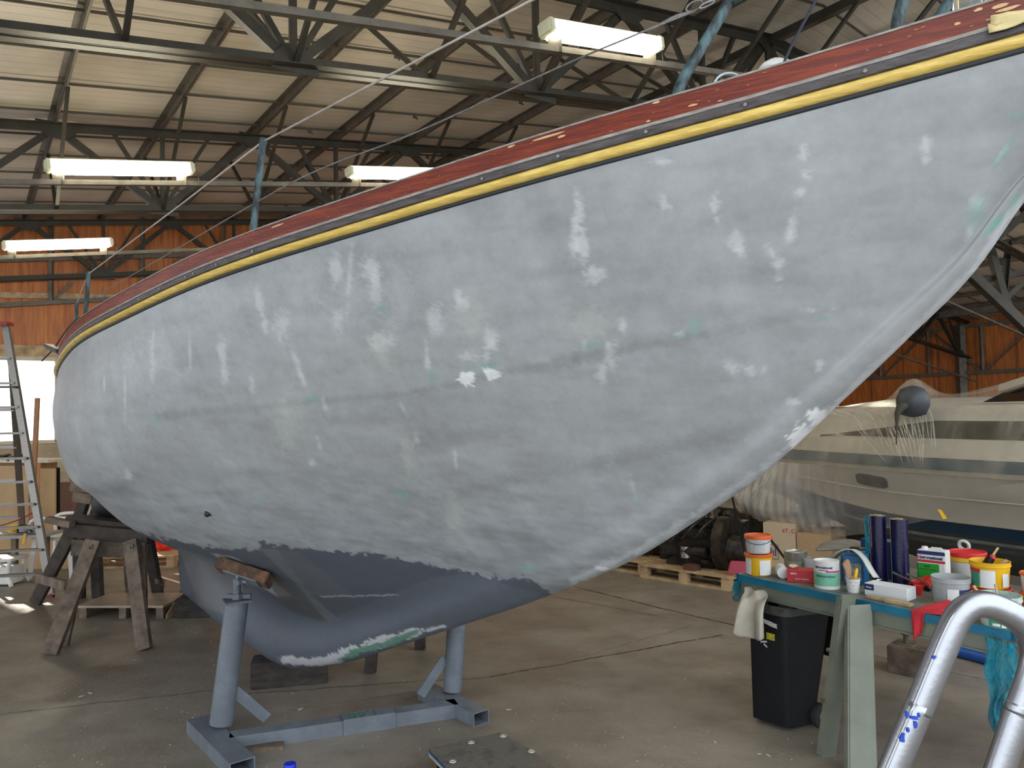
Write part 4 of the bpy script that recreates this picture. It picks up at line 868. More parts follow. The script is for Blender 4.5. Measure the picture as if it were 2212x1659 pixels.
# ------------------------------------------------------------ work table on the right
TZ = .72
FL, FR = G(1593, 1240, TZ), G(2190, 1365, TZ); tu = (FR-FL).normalized(); tv = Vector((-tu.y, tu.x, 0)); TL = (FR-FL).length
def T(u, v, z=0): return FL+tu*u+tv*v+Z*z
tb = thing('work_table', 'long work table edged with blue film and loaded with paint pots and tools', 'table', Vector((T(.7, .4).x, T(.7, .4).y, 0)))
topm = mk('table_top', (.20, .20, .16), .5, 0, .3, 6, .2, 30, col2=(.10, .105, .09)); bluef = mk('blue_film', (.01, .16, .26), .3, 0, .25, 6, .4, 12)
palm = mk('pale_green_metal', (.175, .19, .145), .45, .1, .12, 6, .15, 30)
build(MB().prism([T(0, 0, -.03), T(TL, 0, -.03), T(TL, .85, -.03), T(0, .85, -.03)], (0, 0, .03)), 'table_top', topm, tb, bevel=.003)
build(MB().prism([T(-.004, -.004, -.036), T(TL+.004, -.004, -.036), T(TL+.004, -.004, .001), T(-.004, -.004, .001)], tv*.012+Z*0), 'film_edging', bluef, tb)
build(MB().prism([T(-.004, -.004, -.036), T(-.004, .85, -.036), T(-.004, .85, .001), T(-.004, -.004, .001)], tu*.012), 'film_edging', bluef, tb)
build(MB().prism([T(TL-.01, -.004, -.036), T(TL-.01, .85, -.036), T(TL-.01, .85, .001), T(TL-.01, -.004, .001)], tu*.014), 'film_edging', bluef, tb)
for v in (.03, .8): mb = MB(); a = T(.015, v, -.07); b_ = T(TL-.05, v, -.07); mb.bar(a, b_, .04, .062); mb.bar(a-Z*.033-tv*.008, b_-Z*.033-tv*.008, .05, .006); build(mb, 'rail', palm, tb)
for u in (.12, TL-.10):
    for v in (.05, .78): q = T(u, v, -.1); build(MB().bar(Vector((q.x, q.y, 0))+tu*(.03 if u > .5 else -.03), q, .035, .05), 'leg', palm, tb)
    build(MB().bar(T(u, .05, -.45), T(u, .78, -.45), .03, .03), 'stretcher', palm, tb)
ff = film('blue_sheet', (.01, .30, .42), .82, .12, .9, (6, 6, 3))
def drape(a, b_, h, name, label, n=18, amp=.02, taper=.5):
    def f(u, v): p = a.lerp(b_, u*(1-taper*v)+.5*taper*v); return p-Z*h*v+tv*(-.012-amp*math.sin(u*17+v*3)*v-.015*v)+tu*.01*math.sin(v*13+u*4)
    return one(MB().grid(f, n, n), name, ff, label, 'film', smooth='all')
drape(T(TL-.10, -.012, -.038), T(TL+.03, -.012, -.038), .36, 'blue_film_scrap', 'crumpled blue plastic film hanging from the near right corner of the table', amp=.03, taper=.45)
drape(T(-.012, -.01, -.036), T(-.012, .16, -.036), .11, 'blue_film_scrap', 'short piece of blue film hanging off the far left corner of the table', amp=.01, taper=.2)

# pots and tubs
lab_w = mk('label_white', (.72, .73, .72), .5, 0, .05); tin = mk('tin', (.55, .54, .5), .3, .8, .1)
orange = mk('orange_lid', (.70, .12, .02), .4); yelb = mk('yellow_tub', (.80, .45, .01), .4); redl = mk('red_lid', (.62, .02, .02), .4)
gtub = mk('grey_tub', (.42, .44, .45), .5, 0, .15, 8); wtub = mk('white_tub', (.62, .61, .60), .45, 0, .08); grlab = mk('green_label', (.04, .26, .15), .5); navy = mk('navy_ink', (.012, .02, .12), .5); redi = mk('red_ink', (.55, .02, .03), .5)
def sx_(px, Y): return px*Y/1660
CAMV = lambda c: math.atan2(-c.y, -c.x)
def tub(px, py, wpx, hpx, body, label, lid=None, lid2=None, z=0, taper=.86, name='plastic_tub', labels=(), handle=None, rimh=.13):
    c = G(px, py, TZ); Y = c.y; r = sx_(wpx/2, Y); h = sx_(hpx, Y)
    c = c+Vector((c.x, c.y, 0)).normalized()*r*.8+Z*z
    t = thing(name, label, 'tub', c); rb = r*taper
    mb = MB()
    if lid: mb.lathe(c, [(rb*.96, 0), (rb, .004), (r*.97, h*(1-rimh))], 28)
    else: mb.lathe(c, [(rb*.96, 0), (rb, .004), (r*.95, h*.82), (r, h*.83), (r, h*.88), (r*.97, h*.89), (r*.99, h), (r*.95, h), (r*.9, h*.85), (rb*.9, h*.3)], 28)
    build(mb, 'body', body, t, smooth=.6)
    if lid:
        if lid2: build(MB().lathe(c+Z*h*(1-rimh*1.9), [(r*.98, 0), (r*1.03, .003), (r*1.03, h*rimh*.9), (r*.9, h*rimh)], 28), 'rim', lid2, t, smooth=.5)
        build(MB().lathe(c+Z*h*(1-rimh), [(r*1.03, 0), (r*1.05, .002), (r*1.05, h*rimh*.8), (r*1.02, h*rimh*.95), (r*.95, h*rimh), (r*.93, h*rimh*.7)], 28), 'lid', lid, t, smooth=.5)
    a0 = CAMV(c)
    for (da, wa, z0, z1, mt) in labels: build(MB().arc(c, r*(.5*(1+taper))+.0015+max(0, (z1+z0)/2-.5)*r*(1-taper)*.9, h*z0, h*z1, a0+da-wa/2, a0+da+wa/2), 'label', mt, t, solid=.0006)
    if handle:
        mb = MB(); mb.tube([c+Vector((r*1.04*math.cos(a0+s), r*1.04*math.sin(a0+s), h*.85-.3*h*math.sin((s+1.5)/3*math.pi))) for s in np.linspace(-1.5, 1.5, 12)], .0016, 6); build(mb, 'handle', handle, t)
    return t, c, r, h
LB = (-.1, .9, .12, .75, lab_w)
tub(1640, 1245, 58, 46, yelb, 'yellow tub with orange lid and white labels at the left end of the table', orange, labels=[(-.95, .7, .06, .78, lab_w), (.55, 1.0, .06, .74, lab_w)])
b1 = sx_(46, 4.25)
tub(1640, 1245, 56, 38, wtub, 'white tub with orange lid stacked on the yellow tub at the left end', orange, z=b1, labels=[(.1, .9, .1, .8, gtub)], handle=steel, rimh=.2)
# tins
def can(px, py, wpx, hpx, mat, label, labels=(), open_=True, name='paint_tin'):
    c = G(px, py, TZ); Y = c.y; r = sx_(wpx/2, Y); h = sx_(hpx, Y); c = c+Vector((c.x, c.y, 0)).normalized()*r*.8
    t = thing(name, label, 'tin', c)
    build(MB().lathe(c, [(r*.99, 0), (r, .002), (r, h-.003), (r*1.015, h-.001), (r*1.01, h+.001), (r*.9, h+.0005), (r*.88, h-.006), (r*.7, h-.006)], 32, cap=True), 'body', mat, t, smooth=.5)
    a0 = CAMV(c)
    for (da, wa, z0, z1, mt) in labels: build(MB().arc(c, r+.0008, h*z0, h*z1, a0+da-wa/2, a0+da+wa/2, 16), 'label', mt, t, solid=.0004)
    return t, c, r, h, a0
can(1720, 1236, 48, 42, tin, 'unlabelled open tin with filler on its side, behind the red box', labels=[(-.2, 1.9, .0, .55, mk('filler_smear', (.33, .30, .25), .8, 0, .2, 20)), (.8, .8, .05, .5, grlab)])
can(1752, 1240, 30, 32, wtub, 'small white tin between the open tin and the green labelled tin')
mint = mk('mint_label', (.17, .45, .30), .5)
t, c, r, h, a0 = can(1787, 1273, 52, 58, white_pl, 'paint tin with mint green label and lettering, beside the red box', labels=[(0, 2.6, .12, .60, mint), (0.6, 1.3, .62, .68, mk('magenta_ink', (.5, .03, .2), .5))])
text('International', .0165, navy, 'lettering', t, (a0-.25, c.z+h*.76), 0 or (1, 0, 0), (0, 1, 0), .0005, curve=((c.x, c.y), r+.001)); 
text('interprotect', .019, mk('dark_green_ink', (.01, .10, .07), .5), 'lettering', t, (a0-.1, c.z+h*.44), (1, 0, 0), (0, 1, 0), .0002, curve=((c.x, c.y), r+.0015))
build(MB().arc(c, r+.0012, h*.68, h*.71, a0-.6, a0+.1), 'red_line', redi, t, solid=.0003)
def box(px0, py0, px1, py1, depth, hpx, mat, name, label, cat='box', z=0, **k):
    a, b_ = G(px0, py0, TZ+z), G(px1, py1, TZ+z); h = sx_(hpx, a.y); t = thing(name, label, cat, (a+b_)/2)
    d_ = (b_-a).normalized(); p = Vector((-d_.y, d_.x, 0))*depth; build(MB().prism([a, b_, b_+p, a+p], (0, 0, h)), 'carton', mat, t, bevel=.0015); return t, a, b_, d_, h
redb = mk('red_carton', (.50, .02, .025), .5)
t, a, b_, d_, h = box(1700, 1256, 1760, 1260, .10, 24, redb, 'abrasive_box', 'red carton with white lettering, in front of the open tin')
text('MIRKA', .010, lab_w, 'lettering', t, a.lerp(b_, .25)+Z*h*.68-Vector((-d_.y, d_.x, 0))*.001, d_, Z, .0003)
text('abranet  abrasives', .009, lab_w, 'lettering', t, a.lerp(b_, .55)+Z*h*.25-Vector((-d_.y, d_.x, 0))*.001, d_, Z, .0001)
mb = MB(); q = G(1692, 1250, TZ)+Z*.03; mb.cyl(q, q+Vector((.02, .10, 0)), .03, seg=24); o = one(mb, 'paper_roll', lab_w, 'white paper roll lying at the left of the red carton', 'roll', smooth=.6)
mb = MB(); q = G(1712, 1236, TZ)+Z*.06
rr = random.Random(8)
sack(G(1714, 1250, TZ)+Z*.058, .022, .02, .008, 9, 'lump of pale tissue on top of the red carton', mk('tissue', (.62, .58, .38), .9), 'tissue', 'tissue')
# blue jerrycan, grey moulding, white batten strip
bl = mk('blue_hdpe', (.02, .12, .26), .45, 0, .2, 10); 
t = thing('blue_container', 'blue plastic container with grimy side, behind the paint cup', 'container', G(1836, 1250, TZ))
a = G(1816, 1262, TZ); b_ = G(1866, 1268, TZ); d_ = (b_-a).normalized(); p_ = Vector((-d_.y, d_.x, 0))
build(MB().prism([a, b_, b_+p_*.12, a+p_*.12], (0, 0, .16)), 'body', bl, t, bevel=.015, smooth=.7); mb = MB(); mb.lathe((a+b_)/2+p_*.06+Z*.16, [(.022, 0), (.022, .02), (.015, .022)], 16); build(mb, 'cap', black_pl, t, smooth=.6)
build(MB().prism([a+d_*.045-p_*.001+Z*.03, a+d_*.1-p_*.001+Z*.03, a+d_*.1-p_*.001+Z*.11, a+d_*.045-p_*.001+Z*.11], -p_*.001), 'grime_label', mk('grime', (.20, .22, .2), .8, 0, .4, 60), t)
mb = MB(); a = G(1815, 1248, TZ); b_ = G(1880, 1262, TZ); p_ = Vector((-(b_-a).y, (b_-a).x, 0)).normalized()
mb = MB(); mb.prism([a+p_*.16, b_+p_*.17, b_+p_*.26, a+p_*.26], (0, 0, .19)); one(mb, 'blue_crate', mk('blue_crate', (.02, .07, .20), .5), 'dark blue crate behind the blue container and the film rolls', 'crate', bevel=.004)
mb = MB(); mb.grid(lambda u, v: P(1762+118*u, 1188-3*u-20*math.sin(math.pi*min(1, max(0, (u-.05)*1.1)))**.4*v, 4.05+.3*v)+Z*(0), 18, 8); one(mb, 'grey_moulding', mk('grey_grp', (.17, .16, .14), .5, 0, .3, 20), 'grey plastic moulding lying across the blue crate', 'moulding', smooth='all', solid=.012)
pts = cr([P(1800, 1206, 3.95), P(1815, 1192, 3.9), P(1842, 1187, 3.85), P(1865, 1204, 3.8), P(1882, 1232, 3.76), P(1893, 1248, 3.74)], 6)
mb = MB(); w2 = Vector((.03, .015, -.004))
for p in pts: mb.v += [tuple(p-w2*.62), tuple(p+w2*.62)]
mb.f = [(2*i, 2*i+2, 2*i+3, 2*i+1) for i in range(len(pts)-1)]; one(mb, 'bent_strip', mk('pale_strip', (.52, .52, .46), .5), 'pale flexible strip bent in an arch over the blue container', 'strip', solid=.004, smooth='all')
# cup with brushes
c = G(1845, 1282, TZ); r = .031
t = thing('paint_cup', 'small white paint-splashed cup holding brushes at the table edge', 'cup', c+Vector((0, r, 0))); c = c+Vector((.01, r, 0))
build(MB().lathe(c, [(.026, 0), (.033, .066), (.0345, .067), (.031, .066), (.024, .01)], 24), 'cup', mk('splashed_white', (.66, .65, .62), .6, 0, .2, 70, col2=(.2, .19, .16), lo=.33, hi=.42), t, smooth=.6)
t = thing('paint_brush', 'brush with yellow handle standing in the small white cup', 'brush', c+Z*.02)
mb = MB(); mb.tube([c+Vector((.006, 0, .02)), c+Vector((.012, 0, .075)), c+Vector((.02, .0, .105)), c+Vector((.022, 0, .112))], [.006, .009, .007, .003], 10); build(mb, 'handle', yelb, t, smooth='all')
t = thing('wide_brush', 'wide worn brush with pink brown wooden handle standing in the cup', 'brush', c+Vector((-.012, .01, .02)))
mb = MB(); q = c+Vector((-.012, .01, 0)); mb.prism([q+Vector((-.01, 0, .02)), q+Vector((.014, 0, .02)), q+Vector((.012, 0, .11)), q+Vector((.004, 0, .15)), q+Vector((-.008, 0, .155)), q+Vector((-.03, 0, .13)), q+Vector((-.018, 0, .10))], (0, .012, 0)); build(mb, 'handle', mk('pink_wood', (.40, .22, .13), .7), t, bevel=.003)
# film rolls
vio = mk('violet_film', (.005, .003, .040), .22, 0, .15, 4, .1, 40, (1, 1, 12)); core = mk('roll_edge', (.65, .58, .6), .6)
for px, py, top, label in ((1901, 1259, 1113, 'left of two tall dark violet film rolls standing on the table'), (1947, 1265, 1121, 'right of two tall dark violet film rolls standing on the table')):
    c = G(px, py, TZ); r = .0395; c += Vector((c.x, c.y, 0)).normalized()*r*.7; hh = P(px, top, c.y).z-TZ
    t = thing('film_roll', label, 'roll', c, group=None)
    build(MB().lathe(c, [(r, 0), (r, hh), (r*.5, hh+.0003), (r*.48, hh-.02)], 32), 'roll', vio, t, smooth=.5)
    build(MB().lathe(c, [(r*.45, -.0), (r*.47, hh+.004), (r*.40, hh+.004), (r*.38, 0)], 24, cap=False), 'core', card, t, smooth=.5)
    a0 = CAMV(c)-1.35; build(MB().arc(c, r+.0008, 0, hh, a0-.06, a0+.06, 3), 'film_end', core, t, solid=.0005)
    if px < 1920:
        mb = MB(); a1 = CAMV(c)-1.5
        mb.grid(lambda u, v: c+Vector(((r+.001+.022*u)*math.cos(a1-.1*u), (r+.001+.022*u)*math.sin(a1-.1*u), hh*(.99-(.78-.25*(1-u))*v)+.004*math.sin(v*9))), 4, 16); build(mb, 'loose_film', ff, t, smooth='all')
# white carton, paddle
t, a, b_, d_, h = box(1868, 1284, 1960, 1300, .09, 25, lab_w, 'white_carton', 'white carton lying in front of the violet film rolls')
p_ = Vector((-d_.y, d_.x, 0))
build(MB().prism([a+d_*.0+Z*h*.45-p_*.001, a+d_*.045+Z*h*.45-p_*.001, a+d_*.045+Z*h*.95-p_*.001, a+Z*h*.95-p_*.001], -p_*.0006), 'blue_print', navy, t)
text('Finixa', .011, lab_w, 'lettering', t, a+d_*.022+Z*h*.62-p_*.002, d_, Z, .0002)
build(MB().prism([a+d_*.03+Z*(h+.0005)+p_*.02, a+d_*.05+Z*(h+.02)+p_*.025, a+d_*.06+Z*(h+.018)+p_*.05, a+d_*.03+Z*(h+.0005)+p_*.05], Z*.001), 'flap', lab_w, t)
mb = MB(); a = G(1868, 1292, TZ); b_ = G(1968, 1312, TZ); d_ = (b_-a).normalized(); p_ = Vector((-d_.y, d_.x, 0)); L = (b_-a).length
one(MB().prism([a, a+d_*L*.38, a+d_*L*.46-p_*.012, b_-p_*.012, b_+p_*.03, a+d_*L*.5+p_*.035, a+d_*L*.4+p_*.022, a+p_*.022], Z*.014), 'wooden_paddle', mk('bare_pine', (.42, .31, .17), .7, 0, .2, 20), 'flat wooden paddle lying along the table edge before the white carton', 'paddle', bevel=.004)
# rectangular paint can
a = G(1983, 1262, TZ); b_ = G(2044, 1270, TZ); d_ = (b_-a).normalized(); p_ = Vector((-d_.y, d_.x, 0)); hh = sx_(74, a.y); L = (b_-a).length
t = thing('paint_canister', 'rectangular white canister with bright green label and blue top band', 'canister', a)
build(MB().prism([a, b_, b_+p_*.085, a+p_*.085], (0, 0, hh)), 'body', white_pl, t, bevel=.004)
def fc(u0, u1, z0, z1, mt, nm='label', o=.0012): return build(MB().prism([a+d_*L*u0+Z*hh*z0, a+d_*L*u1+Z*hh*z0, a+d_*L*u1+Z*hh*z1, a+d_*L*u0+Z*hh*z1], -p_*o), nm, mt, t)
fc(.0, 1, .88, .985, navy, 'blue_band'); fc(0, 1, .66, .73, redi, 'red_band'); fc(.01, .78, .0, .63, mk('vivid_green', (.01, .32, .015), .5), 'green_label'); fc(-.0, .03, 0, .63, navy, 'blue_edge')
text('X', .022, redi, 'emblem', t, a+d_*L*.06+Z*hh*.76-p_*.002, d_, Z, .0006)
text('International', .0195, navy, 'lettering', t, a+d_*L*.52+Z*hh*.765-p_*.002, d_, Z, .0008)
dkg = mk('dark_green_text', (.0, .07, .01), .6)
text('Epifit', .014, dkg, 'lettering', t, a+d_*L*.36+Z*hh*.53-p_*.002, d_, Z, .0002); text('epoxy resin solution', .009, dkg, 'lettering', t, a+d_*L*.38+Z*hh*.45-p_*.002, d_, Z)
mb = MB(); mb.lathe(a+d_*L*.2+p_*.04+Z*hh, [(.014, 0), (.014, .012), (.012, .013)], 18); build(mb, 'cap', white_pl, t, smooth=.6)
mb = MB(); mb.tube([a+d_*L*.4+p_*.04+Z*hh, a+d_*L*.45+p_*.04+Z*(hh+.01), a+d_*L*.8+p_*.04+Z*(hh+.01), a+d_*L*.85+p_*.04+Z*hh], .003, 8); build(mb, 'handle', white_pl, t)
# red clamp pot
q = G(1990, 1287, TZ); t = thing('red_pot', 'small red pot standing among red clamps in the middle of the table', 'pot', q+Vector((0, .02, 0)))
build(MB().lathe(q+Vector((0, .02, 0)), [(.014, 0), (.019, .042), (.021, .043), (.017, .04)], 18), 'pot', redl, t, smooth=.6)
for i, (x0, y0, x1, y1, lb) in enumerate([(1968, 1272, 2010, 1264, 'red hand clamp left of the small red pot, pointing back'), (2000, 1276, 2016, 1262, 'short red hand clamp behind the small red pot')]):
    a, b_ = G(x0, y0, TZ)+Z*.02, G(x1, y1, TZ)+Z*.035; t = thing('clamp', lb, 'clamp', a)
    build(MB().bar(a, b_, .03, .03), 'body', redl, t, bevel=.006); build(MB().bar(a+Z*.02, a+Vector((-.06, .06, .05)), .008, .008), 'bar', galv, t); build(MB().bar(a, a-Z*.018+tu*.02, .014, .02), 'jaw', black_pl, t)
# tubs at the right
tub(2092, 1262, 72, 66, wtub, 'white tub with red and yellow lid behind the grey tub', redl, yelb, rimh=.16, labels=[(.75, .75, .12, .62, lab_w)])
tub(2056, 1308, 78, 56, gtub, 'open grey tub with paint label standing beside the red cloth', labels=[(.1, .6, .05, .62, lab_w), (.9, .9, .4, .6, navy), (.9, .9, .30, .4, redi), (.9, .9, .0, .30, grlab)])
t_, c, r, h = tub(2140, 1312, 84, 38, yelb, 'yellow tub with red lid beneath the labelled yellow tub', redl, yelb, rimh=.3)
t_, c2, r2, h2 = tub(2142, 1312, 80, 56, yelb, 'yellow tub with white and green labels stacked on the red-lidded tub', z=sx_(39, 3.3), labels=[(-.85, .7, .1, .72, grlab), (-.85, .7, .62, .75, redi), (-.15, .8, .05, .72, lab_w), (.85, .45, .1, .6, lab_w)])
# stirring sticks
def stick(a, b_, w_, label, mat=None, name='stirring_stick'): return one(MB().bar(a, b_, w_, .006, (0, 1, 0)), name, mat or wood_new, label, 'stick')
stick(c2+Vector((0, 0, h2*.6)), P(2176, 1210, c2.y-.02), .012, 'wooden stick poking to the right out of the labelled yellow tub')
t = thing('glue_brush', 'black and red brush with wooden handle standing in the labelled yellow tub', 'brush', c2+Z*h2*.5)
a = c2+Vector((-.03, .02, h2*.4)); b_ = P(2140, 1205, c2.y+.02); mb = MB(); mb.cyl(a, b_, .02, .018, 14); build(mb, 'bristles', black_pl, t, smooth=.6); mb = MB(); mb.cyl(b_-Z*.004+Vector((.006, 0, 0)), b_+Vector((.012, 0, .012)), .012, .01, 12); build(mb, 'ferrule', redl, t); mb = MB(); mb.cyl(b_+Vector((.008, 0, .008)), P(2156, 1183, c2.y+.02), .005, .005, 8); build(mb, 'handle', wood_new, t)
gsm = mk('mint_splash', (.50, .56, .52), .6, 0, .2, 25, col2=(.25, .42, .34), lo=.35, hi=.5)
t_, c3, r3, h3 = tub(2162, 1358, 86, 66, gsm, 'mixing pail smeared with mint green paint at the near right of the table', labels=[(.0, 1.1, .05, .45, grlab), (-.2, .35, .08, .16, lab_w), (.15, .2, .05, .16, lab_w)])
stick(c3+Vector((-.02, 0, .03)), P(2103, 1265, c3.y+.02), .010, 'pale stick leaning left in the mint smeared pail'); stick(c3+Vector((.0, 0, .05)), P(2150, 1262, c3.y), .008, 'upright yellowish stick standing in the mint smeared pail')
tub(2238, 1325, 56, 40, orange, 'orange tub at the right edge of the table, below the white one', orange, yelb); tub(2240, 1325, 56, 44, wtub, 'white tub with orange lid stacked at the right edge of the picture', orange, z=sx_(41, 3.1))
# red cloth over the edge
redc = mk('red_cloth', (.50, .02, .03), .85, 0, .15, 20)
def fcl(u, v):
    if v < .5: q = T(.98+.16*u-.03*v*u, .16-.32*v, .004+.034*abs(math.sin(u*5+v*4))*(.4+.6*math.sin(3.14*u))*(1-v))
    else: w_ = (v-.5)*2; q = T(.965+.06*u*(1-w_*.5)+.01*w_, -.012-.014*math.sin(u*6)*w_, .004-.13*w_*(1-.35*u))
    return q
one(MB().grid(fcl, 20, 24), 'red_cloth', redc, 'crumpled red cloth hanging over the front edge of the table', 'cloth', smooth='all', solid=.003)

# ------------------------------------------------------------ wheeled bin with rag
bt = [G(1613, 1300, .60), G(1696, 1318, .60), G(1800, 1306, .60)]; bt.append(bt[0]+bt[2]-bt[1]+Vector((0, .02, 0)))
bb = [G(1622, 1556), G(1705, 1584), G(1764, 1572)]; bb.append(bb[0]+bb[2]-bb[1])
bn = thing('wheeled_bin', 'black wheeled rubbish bin with open lid and torn stickers, beside the table', 'bin', bb[1])
def rnd(q, ins, n=4):
    out = []; c = sum(q, Vector())/4
    for i, p in enumerate(q):
        a = q[i-1]; b_ = q[(i+1) % 4]; da = (a-p).normalized()*ins; db = (b_-p).normalized()*ins
        for k in range(n+1): t = k/n; out.append((p+da)*(1-t)**2+p*2*t*(1-t)+(p+db)*t*t)
    return out
lo_ = rnd([b+Z*.02 for b in bb], .03); hi_ = rnd(bt, .03); n = len(lo_)
cT = sum(bt, Vector())/4
mb = MB(); inn = [cT+(p-cT)*.93 for p in hi_]; inl = [sum(bb, Vector())/4+Z*.05+(p-sum(bb, Vector())/4)*.9 for p in lo_]
mb.v = [tuple(p) for p in lo_+hi_+inn+inl]
for k in range(3): mb.f += [(k*n+i, k*n+(i+1) % n, (k+1)*n+(i+1) % n, (k+1)*n+i) for i in range(n)]
mb.f += [tuple(range(n))[::-1], tuple(range(3*n, 4*n))]
build(mb, 'body', black_pl, bn, smooth=.7)
mb = MB(); r0 = [cT+(p-cT)*1.06-Z*.035 for p in hi_]; r1_ = [cT+(p-cT)*1.07 for p in hi_]; r2_ = [cT+(p-cT)*.95+Z*.006 for p in hi_]
mb.v = [tuple(p) for p in r0+r1_+r2_+inn]
for k in range(3): mb.f += [(k*n+i, k*n+(i+1) % n, (k+1)*n+(i+1) % n, (k+1)*n+i) for i in range(n)]
build(mb, 'rim', mk('dusty_black', (.05, .05, .045), .6, 0, .5, 20), bn, smooth=.7)
# lid hanging open behind
bk = (bt[2]+bt[3])/2; hd = (bt[2]-bt[1]).normalized(); sd = (bt[3]-bt[2]).normalized()
mb = MB(); mb.grid(lambda u, v: bt[2]+hd*(.025+.022*math.sin(math.pi*v)+.012*math.sin(math.pi*u))+(bt[3]-bt[2])*u+Z*(.02-.30*v), 8, 10); ld = build(mb, 'lid', black_pl, bn, smooth='all', solid=.012)
mb = MB(); mb.cyl(bt[2]+hd*.02, bt[3]+hd*.02, .01); build(mb, 'hinge_bar', black_pl, bn)
for q in (bb[2]+hd*.02, bb[3]+hd*.02):
    mb = MB(); mb.lathe(q+Z*.06, [(.058, -.016), (.06, -.012), (.06, .012), (.058, .016)], 24, R=sd.to_track_quat('Z', 'Y').to_matrix()); wh = build(mb, 'wheel', mk('tyre', (.015, .015, .015), .8), bn, smooth=.6)
    mb = MB(); mb.lathe(q+Z*.06-sd*.0, [(.024, -.019), (.024, .019)], 16, R=sd.to_track_quat('Z', 'Y').to_matrix()); build(mb, 'hub', mk('hub_grey', (.12, .12, .11), .6), wh)
def onface(px, py, w_, h_, nm, mt, tilt=0, jag=0):      # sticker on the left front face
    n_ = (bt[1]-bt[0]).cross(bb[0]-bt[0]).normalized()
    if n_.dot(Vector(CO)-bt[0]) < 0: n_ = -n_
    d = Vector(ray(px, py)); s = (bt[0]-Vector(CO)).dot(n_)/d.dot(n_); c = Vector(CO)+d*s+n_*.002
    x = (bt[1]-bt[0]).normalized(); y = n_.cross(x); rr = random.Random(px); k = 10
    pts = []
    for (u0, v0, u1, v1) in ((-1, -1, 1, -1), (1, -1, 1, 1), (1, 1, -1, 1), (-1, 1, -1, -1)):
        for i in range(4): t = i/4; pts.append(c+(x*math.cos(tilt)+y*math.sin(tilt))*w_*(u0+(u1-u0)*t)*(1-rr.random()*jag)/2+(y*math.cos(tilt)-x*math.sin(tilt))*h_*(v0+(v1-v0)*t)*(1-rr.random()*jag)/2)
    mb = MB(); mb.prism(pts, n_*.0008); return build(mb, nm, mt, bn)
torn = mk('torn_paper', (.5, .5, .48), .8, 0, .15, 30)
onface(1664, 1347, .10, .028, 'torn_sticker', torn, -.12, .45); onface(1639, 1340, .03, .025, 'torn_sticker', torn, 0, .5); onface(1665, 1375, .05, .034, 'yellow_sticker', mk('yellow_sticker', (.45, .40, .03), .5, 0, .4, 60), 0, .05)
onface(1650, 1386, .05, .010, 'torn_sticker', torn, .25, .4); onface(1654, 1394, .03, .010, 'torn_sticker', torn, -.5, .4)
# rag
def fr2(u, v):
    a = bt[0].lerp(bt[1], -.05+.62*u)
    if v < .35: return a+(Vector((.03, .10, 0)))*(1-v/.35)*.9+Z*(.03+.035*math.sin(u*5+v*7)**2)+Z*(.0)
    w_ = (v-.35)/.65; o_ = Vector((-.045, -.05, 0))
    return a+o_*(1+.4*math.sin(u*9))*(.5+.5*math.sin(min(1, w_*2.5)*1.57))-Z*(.17*w_*(1-.35*abs(u-.55)))+Z*.035*(1-w_)+Vector((.05*w_*(.5-u)*-.3-.03*w_*(u < .3), -.012*math.sin(u*14+w_*2), 0))
one(MB().grid(fr2, 24, 24), 'rag', mk('beige_cloth', (.46, .42, .34), .9, 0, .12, 12), 'beige rag draped over the left rim of the black bin', 'cloth', smooth='all', solid=.005)
# film in the bin
mb = MB(); mb.grid(lambda u, v: cT+Vector((-.06+.1*u, -.02+.06*v, -.06+.10*math.sin(u*3.1)*abs(math.sin(v*4+u*3)))), 10, 10); one(mb, 'clear_wrapping', film('clear_wrap', (.7, .72, .74), .35, .15), 'clear plastic wrapping poking out of the open bin', 'wrapping', smooth='all')

# ------------------------------------------------------------ boards leaning on the table
a, b_ = G(1790, 1634), G(1830, 1293, .74)
t = thing('notched_profile', 'narrow pale green notched metal profile leaning on the table edge by the bin', 'profile', a)
dl = (b_-a).normalized(); xx = Vector((1, .25, 0)).normalized(); nrm = xx.cross(dl).normalized()
def lp(u, v, n_=0): return a+xx*u+dl*v+nrm*n_
LL = (b_-a).length
build(MB().prism([lp(-.04, 0), lp(.035, -.01), lp(.03, LL), lp(-.03, LL)], nrm*.006), 'web', palm, t)
build(MB().prism([lp(-.04, 0), lp(-.032, 0), lp(-.022, LL), lp(-.03, LL)], -nrm*.035), 'flange', palm, t); build(MB().prism([lp(-.035, .26), lp(.01, .26), lp(.008, .64), lp(-.03, .64)], -nrm*.02), 'raised_strip', palm, t, bevel=.003)
for v in (.08, .2, .33, .45, .56, .66): build(MB().prism([lp(-.0, v), lp(.012, v), lp(.016, v+.09), lp(.004, v+.09)], -nrm*.022), 'clip', mk('grey_clip', (.28, .29, .28), .5), t, bevel=.002)
for v in (.50, .26): mb = MB(); mb.cyl(lp(-.05, v)-nrm*.03, lp(-.02, v)-nrm*.03, .009, seg=12); build(mb, 'pin', galv, t)
build(MB().prism([lp(-.035, LL-.05), lp(.05, LL-.05), lp(.05, LL+.01), lp(-.03, LL+.02)], -nrm*.012), 'top_bracket', palm, t, bevel=.004)
a, b_ = G(1866, 1700), G(1859, 1306, .71)
t = thing('metal_channel', 'wide pale green metal channel leaning upright against the table edge', 'profile', a); dl = (b_-a).normalized(); xx = Vector((1, .12, 0)).normalized(); nrm = xx.cross(dl).normalized(); LL = (b_-a).length
for u0, u1, o0, o1, nm in ((-.062, -.052, .0, -.03, 'flange'), (.045, .055, 0, -.03, 'flange'), (-.055, .048, 0, .004, 'web')): build(MB().prism([lp(u0*1.15, 0), lp(u1*1.15, 0), lp(u1, LL), lp(u0, LL)], nrm*(o1 if nm == 'flange' else .004)), nm, palm, t)
